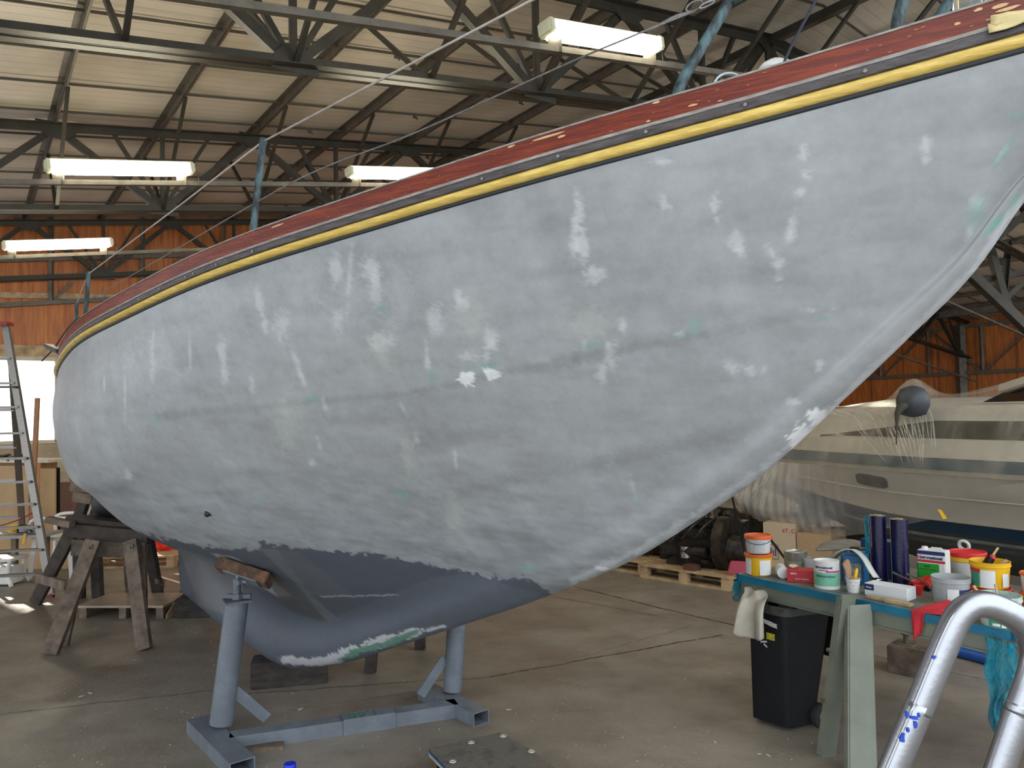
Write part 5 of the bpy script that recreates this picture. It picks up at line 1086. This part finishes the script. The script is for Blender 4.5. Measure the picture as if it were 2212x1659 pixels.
build(MB().prism([lp(.0, 0, -.002), lp(.012, 0, -.002), lp(.010, LL*.98, -.002), lp(0, LL*.98, -.002)], -nrm*.008), 'rib', palm, t)

# ------------------------------------------------------------ under and behind the table
one(quadbox(G(1917, 1452), G(2028, 1476), .20, .165), 'timber_block', wood_old, 'big weathered timber block under a screw prop behind the table', 'block', bevel=.006)
q = (G(1917, 1452)+G(2028, 1476))/2+Vector((.02, .1, .165)); t = thing('screw_prop', 'screw prop with navy tube standing on the weathered timber block', 'prop', q)
mb = MB(); mb.lathe(q, [(.07, 0), (.07, .006)], 4); build(mb, 'base_plate', galv, t); mb = MB()
prf = []
for i in range(14): z = .006+i*.006; prf += [(.013, z), (.016, z+.002), (.016, z+.004), (.013, z+.0055)]
mb.lathe(q, prf, 16); build(mb, 'screw', galv, t, smooth=.5); mb = MB(); mb.lathe(q+Z*.06, [(.03, 0), (.034, .008), (.03, .016)], 12); build(mb, 'nut', galv, t)
mb = MB(); mb.lathe(q+Z*.07, [(.025, 0), (.025, .30)], 18); build(mb, 'tube', mk('navy_paint', (.012, .02, .05), .5), t, smooth=.6)
blu = mk('blue_jack', (.01, .075, .32), .4, 0, .15, 10)
t = thing('trolley_jack_stand', 'blue tubular steel stand on the floor behind the table', 'stand', G(2090, 1445)); Yb = 4.75
for a, b_ in (((2040, 1412), (2160, 1443)), ((2060, 1390), (2185, 1418))):
    mb = MB(); p0 = G(*a); p1 = G(*b_); mb.tube([p0+Z*.035, p1+Z*.035], .033, 18); build(mb, 'base_tube', blu, t, smooth=.6)
A_, B_ = G(2060, 1416), G(2078, 1394)
mb = MB(); mb.bar(A_+Z*.06, A_+Vector((.05, .05, .34)), .075, .03); build(mb, 'upright', blu, t, bevel=.006)
mb = MB(); mb.bar(G(2112, 1424)+Z*.06, G(2112, 1424)+Vector((-.02, .05, .34)), .075, .03); build(mb, 'upright', blu, t, bevel=.006)
build(MB().bar(A_+Vector((.05, .05, .28)), G(2112, 1424)+Vector((-.02, .05, .28)), .06, .03), 'cross_plate', blu, t)
one(quadbox(G(2110, 1432)+Vector((.1, .55, 0)), G(2190, 1450)+Vector((.1, .55, 0)), .3, .22), 'timber_block', wood_dark, 'dark timber block behind the blue tubular stand', 'block', bevel=.006)

# ------------------------------------------------------------ aluminium step handle in the foreground
t = thing('step_stool_ladder', 'shiny aluminium step ladder with rounded hand rail in the right foreground', 'ladder', Vector((.42, 1.15, 0)))
Y0 = 1.32
hp = [P(1700, 2290, Y0), P(1930, 1659, Y0), P(1985, 1530, Y0), P(2030, 1420, Y0), P(2050, 1372, Y0), P(2072, 1330, Y0), P(2100, 1308, Y0), P(2130, 1306, Y0), P(2165, 1318, Y0), P(2200, 1338, Y0), P(2225, 1368, Y0), P(2236, 1415, Y0), P(2225, 1470, Y0), P(2200, 1540, Y0), P(2160, 1659, Y0), P(1960, 2290, Y0)]
hp[0] = hp[1]+(hp[1]-hp[3])*((hp[1].z)/(hp[3].z-hp[1].z)); hp[-1] = hp[-2]+(hp[-2]-hp[-3])*((hp[-2].z)/(hp[-3].z-hp[-2].z))
al2 = mk('polished_aluminium', (.42, .43, .46), .34, 1, .08, 6, .04, 120, (1, 1, 1))
mb = MB(); hc = cr(hp, 10); mb.tube(hc, .0205, 24, sq=(1.0, 1.12)); build(mb, 'hand_rail', al2, t, smooth='all')
mb = MB(); mb.tube([p+Vector((-.0165, -.011, 0.004)) for p in hc[2:80]], .0035, 8); build(mb, 'rail_rib', al2, t, smooth='all')
for f_ in (.30, .62):
    a = hp[0].lerp(hp[1], f_); b_ = hp[-1].lerp(hp[-2], f_); build(MB().bar(a, b_, .16, .03), 'tread', al2, t, bevel=.004)
for q, r_ in ((hp[0].lerp(hp[1], .6), 1), (hp[-1].lerp(hp[-2], .6), 1)): mb = MB(); mb.tube([q, Vector((q.x+.05, q.y-.5, 0))], .016, 12); build(mb, 'rear_leg', al2, t, smooth=.6)
bluep = mk('blue_paint_spot', (.01, .06, .45), .5); 
for px, py, w_, h_ in [(1950, 1595, .006, .011), (1962, 1578, .003, .006), (1975, 1552, .012, .004), (1960, 1545, .004, .006), (1978, 1566, .004, .010), (2017, 1420, .004, .004), (1985, 1545, .003, .006)]:
    c = P(px, py, Y0-.0215*1.0); rr = random.Random(px+py); mb = MB()
    mb.prism([c+Vector((w_*math.cos(i*.785)*rr.uniform(.4, 1.1), 0, h_*math.sin(i*.785)*rr.uniform(.4, 1.1))) for i in range(8)], (0, .004, 0)); build(mb, 'paint_spot', bluep, t)

# ------------------------------------------------------------ bottle, creeper board, floor litter
cc = G(626, 1795, 0)+Vector((0, 0, 0)); cc = P(626, 1642, 2.95); cc.z = 0
t = thing('bottle', 'clear bottle with bright blue screw cap standing at the bottom edge', 'bottle', cc)
mb = MB(); mb.lathe(cc, [(.045, 0), (.05, .01), (.05, .19), (.045, .22), (.025, .255), (.019, .27), (.019, .285)], 28); build(mb, 'body', mk('pet_plastic', (.85, .88, .9), .08, 0, 0, 3, Transmission_Weight=.9, IOR=1.35), t, smooth='all')
mb = MB(); pr = [(.021, .268), (.0225, .27)]+[(.0235, .272), (.0235, .30), (.022, .304), (.012, .3045)]; mb.lathe(cc, pr, 28); build(mb, 'cap', mk('cap_blue', (.01, .03, .55), .35), t, smooth=.5)
t = thing('creeper_board', 'low black carpeted dolly board with blue edging at the bottom edge', 'dolly', G(1050, 1650, .0))
q = [G(921, 1618, .10), G(1082, 1583, .10), G(1150, 1622, .10), G(1215, 1672, .10), G(1100, 1760, .10), G(1000, 1700, .10)]
carp = mk('black_carpet', (.045, .042, .038), .95, 0, .5, 14, .8, 90, col2=(.13, .115, .09), lo=.5, hi=.75)
q2 = []
for i, p in enumerate(q): a = q[i-1]; b_ = q[(i+1) % 6]; q2 += [p+(a-p)*.08, p+(a-p)*.02+(b_-p)*.02, p+(b_-p)*.08]
build(MB().prism([p-Z*.02 for p in q2], Z*.012), 'board', wood_new, t); build(MB().prism([p-Z*.008 for p in q2], Z*.006), 'blue_edging', mk('blue_edge', (.01, .12, .38), .5), t)
cq = sum(q2, Vector())/len(q2); build(MB().prism([cq+(p-cq)*.985-Z*.002 for p in q2], Z*.008), 'carpet', carp, t, bevel=.003)
for px, py in ((1018, 1604), (1087, 1590), (1148, 1623), (978, 1645)): mb = MB(); c = G(px, py, .107); mb.lathe(c, [(.016, 0), (.015, .003), (.006, .003), (.005, .001)], 16); build(mb, 'washer', mk('washer', (.5, .48, .42), .4, .3), t)
for px, py in ((950, 1640), (1090, 1600), (1185, 1680), (1060, 1730)):
    c = G(px, py, .085); mb = MB(); mb.lathe(Vector((c.x, c.y, .035)), [(.034, -.012), (.035, 0), (.034, .012)], 18, R=Matrix.Rotation(1.57, 3, 'Y')); cs = build(mb, 'castor', black_pl, t, smooth=.6); build(MB().bar(Vector((c.x, c.y, .05)), Vector((c.x, c.y, .08)), .03, .03), 'fork', galv, cs)
rr = random.Random(11); mb = MB()
spots = [(175, 1505, .02), (195, 1498, .02), (455, 1387, .012), (1545, 1605, .02), (1098, 1534, .018), (1152, 1440, .012), (740, 1547, .01), (648, 1533, .02), (1660, 1633, .018), (1640, 1630, .012), (205, 1360, .012), (1480, 1468, .01)]
for i in range(260):
    spots.append((rr.uniform(20, 1900), 1659-(rr.random()**1.2)*330, rr.uniform(.0015, .005)))
for x, y, s in spots:
    p = G(x, y)+Z*.002; a0 = rr.uniform(0, 3); w_ = s*rr.uniform(.2, .5)
    u = Vector((math.cos(a0), math.sin(a0), 0)); v = Vector((-u.y, u.x, 0)); mb.prism([p+u*s, p+v*w_, p-u*s*.8, p-v*w_], Z*.002)
tag(build(mb, 'paint_flakes', mk('flake', (.62, .58, .5), .8)), 'pale paint flakes and wood chips scattered over the concrete floor', 'debris', kind='stuff')
# ------------------------------------------------------------ motor cruiser wrapped in plastic
T0 = Vector((2.52, 8.55, 0)); aL = Vector((.6, -.8, 0)); mB = Vector((-.8, -.6, 0))
def Q(L, b, z): return T0+aL*L+mB*b+Vector((0, 0, z))
B2 = crv([0, .3, .7, 1.1, 1.6, 2.3, 3, 4, 6.5], [.02, .36, .60, .78, .93, 1.08, 1.17, 1.22, 1.22])
mc = thing('motor_cruiser', 'white and blue motor cruiser under clear plastic sheeting behind the work table', 'boat', Q(3, 0, 0))
LV = [(.0, .22), (.35, .26), (.72, .50), (.735, .53), (.78, .60), (.80, .615), (.83, .70), (.86, .71), (.93, .90), (.945, .915), (1.0, 1.075), (1.03, 1.08), (1.03, 1.105), (.985, 1.11), (.975, 1.20), (.93, 1.205), (.91, 1.33), (.89, 1.335), (.80, 1.49), (.79, 1.50), (.74, 1.585), (.68, 1.60), (.35, 1.64), (0, 1.66)]
def lz(i, L):
    bf, z = LV[i]; B_ = B2(L); zr = 1.09
    k = .42+.58*sstep(0, 2.4, L); f_ = bf
    sh = .035*(1-sstep(0, 4, L))
    if z < zr: z = zr-(zr-z)*k; f_ = 1-(1-bf)*(1+.25*(1-sstep(0, 2.5, L)))
    elif z > 1.12: f_ = bf*(1-.0*L); z = 1.12+(z-1.12)*(.35+.65*sstep(-.2, 1.9, L)) if z > 1.21 else z
    return max(B_*f_, 0), z+sh
def loft(i0, i1, L0, L1, name, mat, n=70, both=True):
    mb = MB()
    for sg in ((1, -1) if both else (1,)):
        mb.grid(lambda u, v: Q(L0+(L1-L0)*u, *(lambda p: (sg*p[0], p[1]))(lz(i0+int(round(v*(i1-i0))), L0+(L1-L0)*u))), n, i1-i0)
    return build(mb, name, mat, mc, smooth=.5)
gel = mk('gelcoat', (.50, .46, .38), .25, 0, .06, 3); gelb = mk('cruiser_blue', (.05, .085, .10), .3, 0, .15, 4); anti = mk('antifoul_grey', (.085, .092, .09), .6, 0, .2, 5); boot = mk('boot_blue', (.008, .035, .07), .35, 0, .1); win = mk('dark_glass', (.022, .02, .012), .12, 0, .1, 3)
loft(0, 5, 0, 6.5, 'bottom', anti); loft(5, 6, 0, 6.5, 'boot_stripe', boot); loft(6, 11, 0, 6.5, 'topsides', gel); loft(11, 13, 0, 6.5, 'rubbing_rail', mk('rub_rail', (.30, .27, .2), .35)); loft(13, 14, 0, 6.5, 'blue_stripe', gelb); loft(14, 16, 0, 6.5, 'deck_edge', gel)
loft(16, 17, .0, 6.5, 'side_coaming', gel); loft(17, 23, 0, 6.5, 'superstructure', gel)
# window band on the superstructure side
mb = MB()
def wf(u, v):
    L = 1.45+u*4.9; a = lz(17, L); b_ = lz(18, L); top = min(1, .18+1.1*sstep(0, .32, u))*.92; t_ = .06+(top-.06)*v if v else .06
    return Q(L, a[0]*(1-t_)+b_[0]*t_+.006, a[1]*(1-t_)+b_[1]*t_)
mb.grid(wf, 60, 4); build(mb, 'window_band', win, mc, smooth='all')
mb = MB()
for k in range(24):
    a = 2*math.pi*k/24; cx = abs(math.cos(a))**.45*math.copysign(1, math.cos(a)); sy = abs(math.sin(a))**.45*math.copysign(1, math.sin(a))
    L = 2.02+.145*cx; z = 1.0+.047*sy-.012*cx; B_ = np.interp(z, [lz(9, L)[1], lz(10, L)[1]], [lz(9, L)[0], lz(10, L)[0]]); mb.v.append(tuple(Q(L, B_+.006, z)))
mb.f = [tuple(range(24))]; build(mb, 'porthole', win, mc, solid=.012)
L = 3.05; B_, zz_ = lz(3, L); B5, z5 = lz(1, L)
pc_ = P(2083, 1178, 5.42); mb = MB(); mb.lathe(pc_, [(.024, -.01), (.040, -.008), (.044, .006), (.036, .014), (.024, .010), (.022, -.006)], 24, R=(mB+Vector((0, 0, -.25))).to_track_quat('Z', 'Y').to_matrix(), cap=False); build(mb, 'skin_fitting', white_pl, mc, smooth=.6)
for z0_, L_ in ((.56, 0), ):
    mb = MB(); mb.tube([Q(l, lz(4, l)[0]+.01, lz(4, l)[1]-.03) for l in np.linspace(.6, 6.3, 40)], .018, 8); build(mb, 'spray_rail', anti, mc, smooth='all')
mb = MB(); mb.tube([Q(l, lz(8, l)[0]+.004, lz(8, l)[1]) for l in np.linspace(.5, 6.3, 40)], .008, 8); build(mb, 'knuckle', gel, mc, smooth='all')
# guard rail under the sheet
mb = MB(); mb.tube([Q(l, lz(21, l)[0]*.98, 1.60+.01*l*0) for l in np.linspace(-.1, 6.3, 20)], .012, 8); build(mb, 'guard_rail', galv, mc, smooth='all')
# cradle legs
for l in (1.2, 3.2):
    mb = MB(); mb.bar(Q(l, 0, 0), Q(l, 0, .22+.2*(l < 2)), .3, .4); build(mb, 'keel_chock', wood_dark, mc)
fb2 = P(1972, 868, 6.05)
t = thing('boat_fender', 'dark round fender bulging under the plastic sheet on the cruiser deck', 'fender', fb2-Z*.13)
build(MB().lathe(fb2-Z*.0, [(.02, -.12), (.09, -.10), (.12, -.03), (.12, .03), (.09, .10), (.03, .125), (.0, .13)], 24), 'ball', mk('slate_fender', (.05, .055, .065), .5), t, smooth='all')
mb = MB(); mb.tube([fb2+Vector((-.08, -.06, -.02)), P(1945, 880, 5.95), P(1938, 895, 5.95), P(1937, 930, 5.9), P(1936, 960, 5.88)], [.03, .035, .02, .006, .004], 8); build(mb, 'line', mk('dark_line', (.05, .045, .03), .8), t, smooth='all')
one(MB().bar(P(2170, 840, 5.3), P(2240, 818, 5.0), .1, .06), 'deck_hatch', gel, 'pale hatch lid under the plastic sheet at the right edge', 'hatch', bevel=.01)
mb = MB(); mb.prism([P(2160, 868, 5.4), P(2240, 866, 5.0), P(2240, 832, 5.0)], (0, .2, 0)); one(mb, 'dark_cover', win, 'dark folded cover under the plastic sheet beside the hatch lid', 'cover')
# plastic sheeting
sheet = film('clear_sheet', (.66, .60, .50), .22, .2, .25, (1.2, 1.2, .5)); sheet2 = film('milky_sheet', (.88, .85, .80), .72, .16, .3, (2.5, 2.5, .5), grad=((.6, -.8, 0), -2.3, -1.0, .30))
def crease(u, v): return .012*math.sin(u*71+6*math.sin(v*3))+.006*math.sin(u*190+v*9)
def sf(u, v):
    L = .15+u*6.2; d0 = lz(20, L); d1 = lz(12, L); d2 = lz(5, L)
    low = .30+.62*(1-sstep(.0, .62, u)) if u < .62 else .30
    prof = [(d0[0]+.015, max(1.61, d0[1]+.02)), (lz(17, L)[0]+.02, lz(18, L)[1]*.6+.62), (d1[0]+.03, d1[1]+.03), (d1[0]+.035, d1[1]-.02)]
    bl_, zl_ = d2[0]+.05, d2[1]
    zf = d1[1]-(d1[1]-zl_)*(.25+.95*(1-sstep(.05, .55, u)))
    prof.append((max(d2[0], .1)+.14*(1-sstep(0, .3, u))+.03+(d1[0]-d2[0])*.5, d1[1]*.5+zf*.5)); prof.append((d2[0]+.03+(d1[0]-d2[0])*(.9-.9*(1-sstep(.05, .55, u))), zf))
    t_ = v*(len(prof)-1); i = min(int(t_), len(prof)-2); f_ = t_-i; b_ = prof[i][0]*(1-f_)+prof[i+1][0]*f_; z = prof[i][1]*(1-f_)+prof[i+1][1]*f_
    return Q(L, b_+crease(u, v)*.6, z)
mb = MB(); mb.grid(lambda u, v: sf(u, v*.6), 220, 30); build(mb, 'side_sheet', sheet, mc, smooth='all')
def tf(u, v):
    L = -.05+u*6.4; zt = 1.615+.62*sstep(.25, .85, u)*1.0+.03*math.sin(u*23+v*6)*v*(1-v); d0 = lz(20, L)
    hump = .20*math.exp(-((L-2.14)/.15)**2)*math.sin(math.pi*min(1, v*1.3))
    return Q(L, (d0[0]-.02)*(1-1.9*v*.5)+.0, (1.615+(zt-1.615)*math.sin(math.pi*.5*min(1, v*1.6)))+hump+crease(u, v)*.2)
build(MB().grid(tf, 160, 20), 'top_sheet', sheet, mc, smooth='all')
# gathered skirt round the bow
def bg_(u, v):                       # u from amidships to the bow, v downwards
    L = 3.3*(1-u)**1.1; d1 = lz(12, max(L, .02)); b_ = d1[0]; top = Q(L-.12*u, b_+.03+.05*u, d1[1]-.015); px, py = proj(top)
    ylow = float(np.interp(px, [1560, 1600, 1640, 1700, 1760, 1830, 1900, 2040, 2212], [1050, 1082, 1120, 1150, 1166, 1160, 1143, 1118, 1062])); zlow = P(px, ylow, top.y).z
    k = sstep(.35, .75, u); fold = (.020*math.sin(u*95+5*math.sin(v*2.5+u*3))+.012*math.sin(u*231+v*4))*(.15+v)*(.12+.88*k)
    i1 = lz(6, max(L, .02)); bul = .15*math.sin(math.pi*min(v*.66+.02, 1))*k+(i1[0]-b_)*v*(1-k)
    inward = .9*max(0, v-.75)**1.5*k
    p = Q(L-.12*u-.10*v*k, b_+.03+.05*u+bul+fold-inward, top.z*(1-v)+zlow*v+.010*math.sin(u*70)*v*v*k); return p
build(MB().grid(bg_, 280, 44), 'bow_skirt', sheet2, mc, smooth='all')
crm = film('crease_shine', (.95, .92, .85), .55, .1, 0); rr = random.Random(5)  # pale strands stand in for bright highlights on the film creases
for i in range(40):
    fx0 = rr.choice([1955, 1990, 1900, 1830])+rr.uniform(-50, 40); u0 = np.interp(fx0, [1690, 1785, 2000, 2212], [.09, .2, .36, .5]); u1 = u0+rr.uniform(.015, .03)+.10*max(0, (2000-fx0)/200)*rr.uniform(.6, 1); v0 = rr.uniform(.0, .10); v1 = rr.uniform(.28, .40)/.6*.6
    mb = MB(); mb.tube([Vector(sf(u0+(u1-u0)*k/8, v0+(v1-v0)*k/8))+mB*.004 for k in range(9)], [.0003]+[.0016]*7+[.0003], 5); build(mb, 'sheet_crease_glint', crm, mc, smooth='all')
for i in range(34):  # white daylight streaks on the skirt folds, modelled as strands
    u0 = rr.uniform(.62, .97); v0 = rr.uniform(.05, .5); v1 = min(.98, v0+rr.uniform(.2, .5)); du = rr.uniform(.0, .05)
    mb = MB(); mb.tube([Vector(bg_(u0+du*(k/8)**2, v0+(v1-v0)*k/8))+mB*.006 for k in range(9)], [.0004]+[rr.uniform(.003, .009) for _ in range(7)]+[.0004], 6, sq=(1, .5)); build(mb, 'skirt_crease_glint', crm, mc, smooth='all')
mb = MB(); a = P(2030, 1102, 5.6); mb.prism([P(2026, 1100, 5.62), P(2034, 1102, 5.6), P(2046, 1120, 5.55), P(2038, 1121, 5.56)], mB*.004); build(mb, 'tape_tab', yelb, mc)

# ------------------------------------------------------------ engines, pallets and shelving further back
pa_ = G(1403, 1250); pb_ = G(1550, 1274); dd = (pb_-pa_).normalized(); rz = math.atan2(dd.y, dd.x); pp = Vector((-dd.y, dd.x, 0))
for loc, lab in ((pa_.lerp(pb_, .5)+pp*.33, 'pale wooden pallet carrying the nearest black engine'), (pa_+pp*.42-dd*.60, 'wooden pallet at the hull edge, left of the nearest engine pallet'), (pb_+pp*.45+dd*.66, 'wooden pallet right of the engine, behind the left end of the table')):
    p_ = pallet(lab, loc, rz, .80)
iron = mk('engine_black', (.014, .012, .011), .4, .3, .5, 14, .4, 40, col2=(.045, .035, .025)); chrome = mk('bright_metal', (.5, .48, .45), .3, .9, .2)
def engine(o, rz, s, label):
    t = thing('engine', label, 'engine', o, rz)
    def b(nm, c, sz, m_=iron, bev=.01, **k): return build(MB().box(Vector(c)*s, Vector(sz)*s), nm, m_, t, bevel=bev*s, local=True)
    def cy(nm, a, b_, r, m_=iron, seg=20, r2=None): mb = MB(); mb.cyl(Vector(a)*s, Vector(b_)*s, r*s, None if r2 is None else r2*s, seg); return build(mb, nm, m_, t, smooth=.6, local=True)
    b('block', (0, 0, .24), (.52, .26, .26)); b('sump', (0, 0, .07), (.46, .2, .13)); b('rocker_cover', (0, 0, .42), (.46, .15, .09), bev=.02); b('manifold', (0, -.17, .33), (.42, .08, .08), bev=.02)
    cy('flywheel_housing', (.27, 0, .24), (.36, 0, .24), .24); cy('gearbox', (.36, 0, .20), (.56, 0, .18), .13, r2=.09); cy('crank_pulley', (-.30, 0, .16), (-.27, 0, .16), .09); cy('alternator', (-.28, -.15, .36), (-.12, -.15, .36), .065, chrome)
    cy('air_filter', (-.12, .02, .52), (.14, .02, .52), .07); cy('oil_filter', (.02, -.2, .12), (.02, -.2, .22), .045, chrome); cy('starter', (.0, -.2, .18), (.22, -.2, .18), .045)
    for i in range(4): cy('injector', (-.15+.1*i, -.03, .45), (-.15+.1*i, -.06, .53), .012, chrome, 8)
    rr = random.Random(int(s*100))
    for i in range(4): mb = MB(); mb.tube([p*s for p in cr([(-.28+.1*i, -.16, .3), (-.22+.12*i, -.24, .22+.1*rr.random()), (-.1+.1*i, -.22, .4), (-.05+.1*i, -.08, .47)], 5)], .012*s, 8); build(mb, 'hose', iron, t, smooth='all', local=True)
    for x in (-.2, .2): b('mounting_foot', (x, -.17, .10), (.07, .12, .03)); b('mounting_foot', (x, .17, .10), (.07, .12, .03))
    mb = MB(); mb.lathe((-.2*s, -.045*s, .465*s+.0), [(.03*s, 0), (.03*s, .006)], 16); build(mb, 'badge', brass, t, local=True)
    return t
e0 = pa_.lerp(pb_, .42)+pp*.3+Z*.105
engine(e0, rz+.12, 1.05, 'large black marine engine standing on the nearest pale pallet')
engine(pa_+pp*.42-dd*.50+Z*.105, rz+.5, .8, 'smaller black engine with bright parts on the pallet at the hull edge')
engine(pa_.lerp(pb_, .1)+pp*1.3, rz-.2, .95, 'dark engine behind the nearest engine, under the rising hull')
one(quadbox(pa_.lerp(pb_, .50)+Z*.108+pp*.02, pa_.lerp(pb_, .66)+Z*.108+pp*.02, .12, .07), 'wooden_chock', mk('red_brown_chock', (.12, .05, .03), .8), 'red brown wooden chock on the nearest pallet before the engine', 'chock', bevel=.004)
# outboard leg
o = G(1578, 1262)+pp*.5; t = thing('outboard_motor', 'black outboard motor leg standing right of the large engine', 'outboard', o)
mb = MB(); mb.prism([o+dd*x+Z*z for x, z in ((-.06, .05), (.05, .0), (.09, .2), (.07, .6), (-.05, .62), (-.09, .25))], pp*.06); build(mb, 'leg', iron, t, bevel=.01)
mb = MB(); mb.tube([o+dd*-.14+Z*.12+pp*.03, o+Z*.13+pp*.03, o+dd*.14+Z*.12+pp*.03], [.01, .045, .03], 12); build(mb, 'gear_case', iron, t, smooth='all')
mb = MB(); mb.box(o+Z*.70+pp*.03, (.22, .16, .2)); build(mb, 'cowl', iron, t, bevel=.04)
mb = MB(); mb.tube(cr([o+Z*.75, o+Z*.85-dd*.1, o+Z*.95-dd*.12, o+Z*.97+dd*.05], 5), .01, 8); build(mb, 'tiller', chrome, t, smooth='all')
# wooden trestle table, shelf rack, crates
t = thing('trestle_bench', 'rough brown wooden bench behind the engines', 'bench', G(1580, 1235)+pp*.9)
o = G(1560, 1240)+pp*.9
build(MB().prism([o+dd*-.35+Z*.42, o+dd*.55+Z*.42, o+dd*.55+pp*.4+Z*.42, o+dd*-.35+pp*.4+Z*.42], Z*.06), 'bench_top', wood_old, t)
for x, y in ((-.3, 0), (.5, 0), (-.3, .36), (.5, .36)): build(MB().bar(o+dd*x+pp*y, o+dd*(x*.85)+pp*y+Z*.42, .05, .05), 'leg', wood_old, t)
o2 = G(1628, 1235)+pp*1.2
t = thing('wire_rack', 'white wire basket rack with green cans on top, under the plastic sheet', 'rack', o2)
for x, y in ((-.16, 0), (.16, 0), (-.16, .3), (.16, .3)): build(MB().bar(o2+dd*x+pp*y, o2+dd*x+pp*y+Z*.95, .025, .025), 'upright', white_pl, t)
for z in (.5, .74): build(MB().prism([o2+dd*-.17+Z*z, o2+dd*.17+Z*z, o2+dd*.17+pp*.3+Z*z, o2+dd*-.17+pp*.3+Z*z], Z*.015), 'shelf', white_pl, t)
mb = MB()
for i in range(9): mb.bar(o2+dd*(-.16+.04*i)+Z*.56, o2+dd*(-.16+.04*i)+Z*.72, .005, .005)
for i in range(5): mb.bar(o2+dd*-.16+Z*(.56+.04*i), o2+dd*.16+Z*(.56+.04*i), .005, .005)
build(mb, 'wire_basket', white_pl, t)
can_g = mk('dull_green', (.06, .075, .05), .5, .2, .2, 10)
for i, (x, r_, h_) in enumerate([(-.09, .045, .12), (.02, .05, .10), (.11, .04, .14)]):
    mb = MB(); mb.lathe(o2+dd*x+pp*.1+Z*.755, [(r_, 0), (r_, h_), (r_*.5, h_+.02), (r_*.4, h_+.04)], 16); one(mb, 'green_can', can_g, ['left of three dull green cans on the white wire rack', 'middle of three dull green cans on the white wire rack', 'right of three dull green cans on the white wire rack'][i], 'can', 'cans on the wire rack', smooth=.6)
mb = MB(); mb.lathe(o+dd*.42+pp*.15+Z*.48, [(.09, 0), (.11, .2), (.115, .2)], 16); one(mb, 'blue_bucket', mk('blue_pail', (.01, .06, .2), .5), 'small blue bucket behind the wooden bench, left of the wire rack', 'bucket', smooth=.6)
mb = MB(); q = P(1592, 1228, 6.9); mb.prism([P(1572, 1240, 6.9), P(1580, 1212, 6.9), P(1618, 1214, 6.9), P(1622, 1232, 6.9), P(1590, 1240, 6.9)], (0, .03, 0)); one(mb, 'pink_sheet', mk('pink_panel', (.50, .06, .10), .5), 'pink plastic panel leaning behind the far left end of the table', 'panel', bevel=.004)
for a, b_, lab in ((P(1582, 1075, 7.2), P(1610, 1200, 6.6), 'thin black pole leaning left of the stacked orange-lidded tubs'), (P(1664, 1165, 6.4), P(1700, 1212, 6.2), 'thin black pole right of the stacked orange-lidded tubs')):
    b2_ = a+(b_-a)*((a.z-.0)/(a.z-b_.z)); mb = MB(); mb.tube([a, b2_], .010, 8); one(mb, 'black_pole', black_pl, lab, 'pole')
for a, b_, lab in ((P(1545, 1060, 8.3), None, 'tall grey metal post behind the engines'), (P(1612, 1085, 8.3), None, 'pale upright post behind the wire rack')):
    mb = MB(); mb.bar(Vector((a.x, a.y, 0)), a, .04, .04); one(mb, 'metal_post', galv, lab, 'post')
# cardboard cartons
for (x0, y0, x1, y1, top, Y, mt, lab) in [(1652, 1262, 1722, 1270, 1128, 7.25, mk('pale_card', (.56, .44, .29), .8, 0, .06, 3), 'pale cardboard carton with a blue printed mark under the plastic skirt'), (1724, 1270, 1800, 1280, 1150, 7.0, card, 'brown cardboard carton right of the pale carton')]:
    a, b_ = G(x0, y0), G(x1, y1); d_ = (b_-a).normalized(); p_ = Vector((-d_.y, d_.x, 0)); hh = P(x0, top, a.y).z
    t = thing('cardboard_carton', lab, 'box', a); build(MB().prism([a, b_, b_+p_*.4, a+p_*.4], (0, 0, hh)), 'carton', mt, t, bevel=.004)
    if x0 < 1700:
        bp_ = mk('blue_print', (.03, .06, .2), .7); L = (b_-a).length; f0 = a+d_*L*.12+Z*hh*.42-p_*.002
        for (u0, v0, u1, v1) in ((0, 0, .1, .004), (0, .13, .1, .134), (0, 0, .004, .134), (.096, 0, .1, .134), (.03, .03, .04, .10), (.05, .03, .06, .08), (.07, .03, .08, .11)): build(MB().prism([f0+d_*u0+Z*v0, f0+d_*u1+Z*v0, f0+d_*u1+Z*v1, f0+d_*u0+Z*v1], -p_*.001), 'printed_mark', bp_, t)
        text('6T. C', .05, redi, 'lettering', t, a+d_*L*.8+Z*hh*.86-p_*.002, d_, Z)
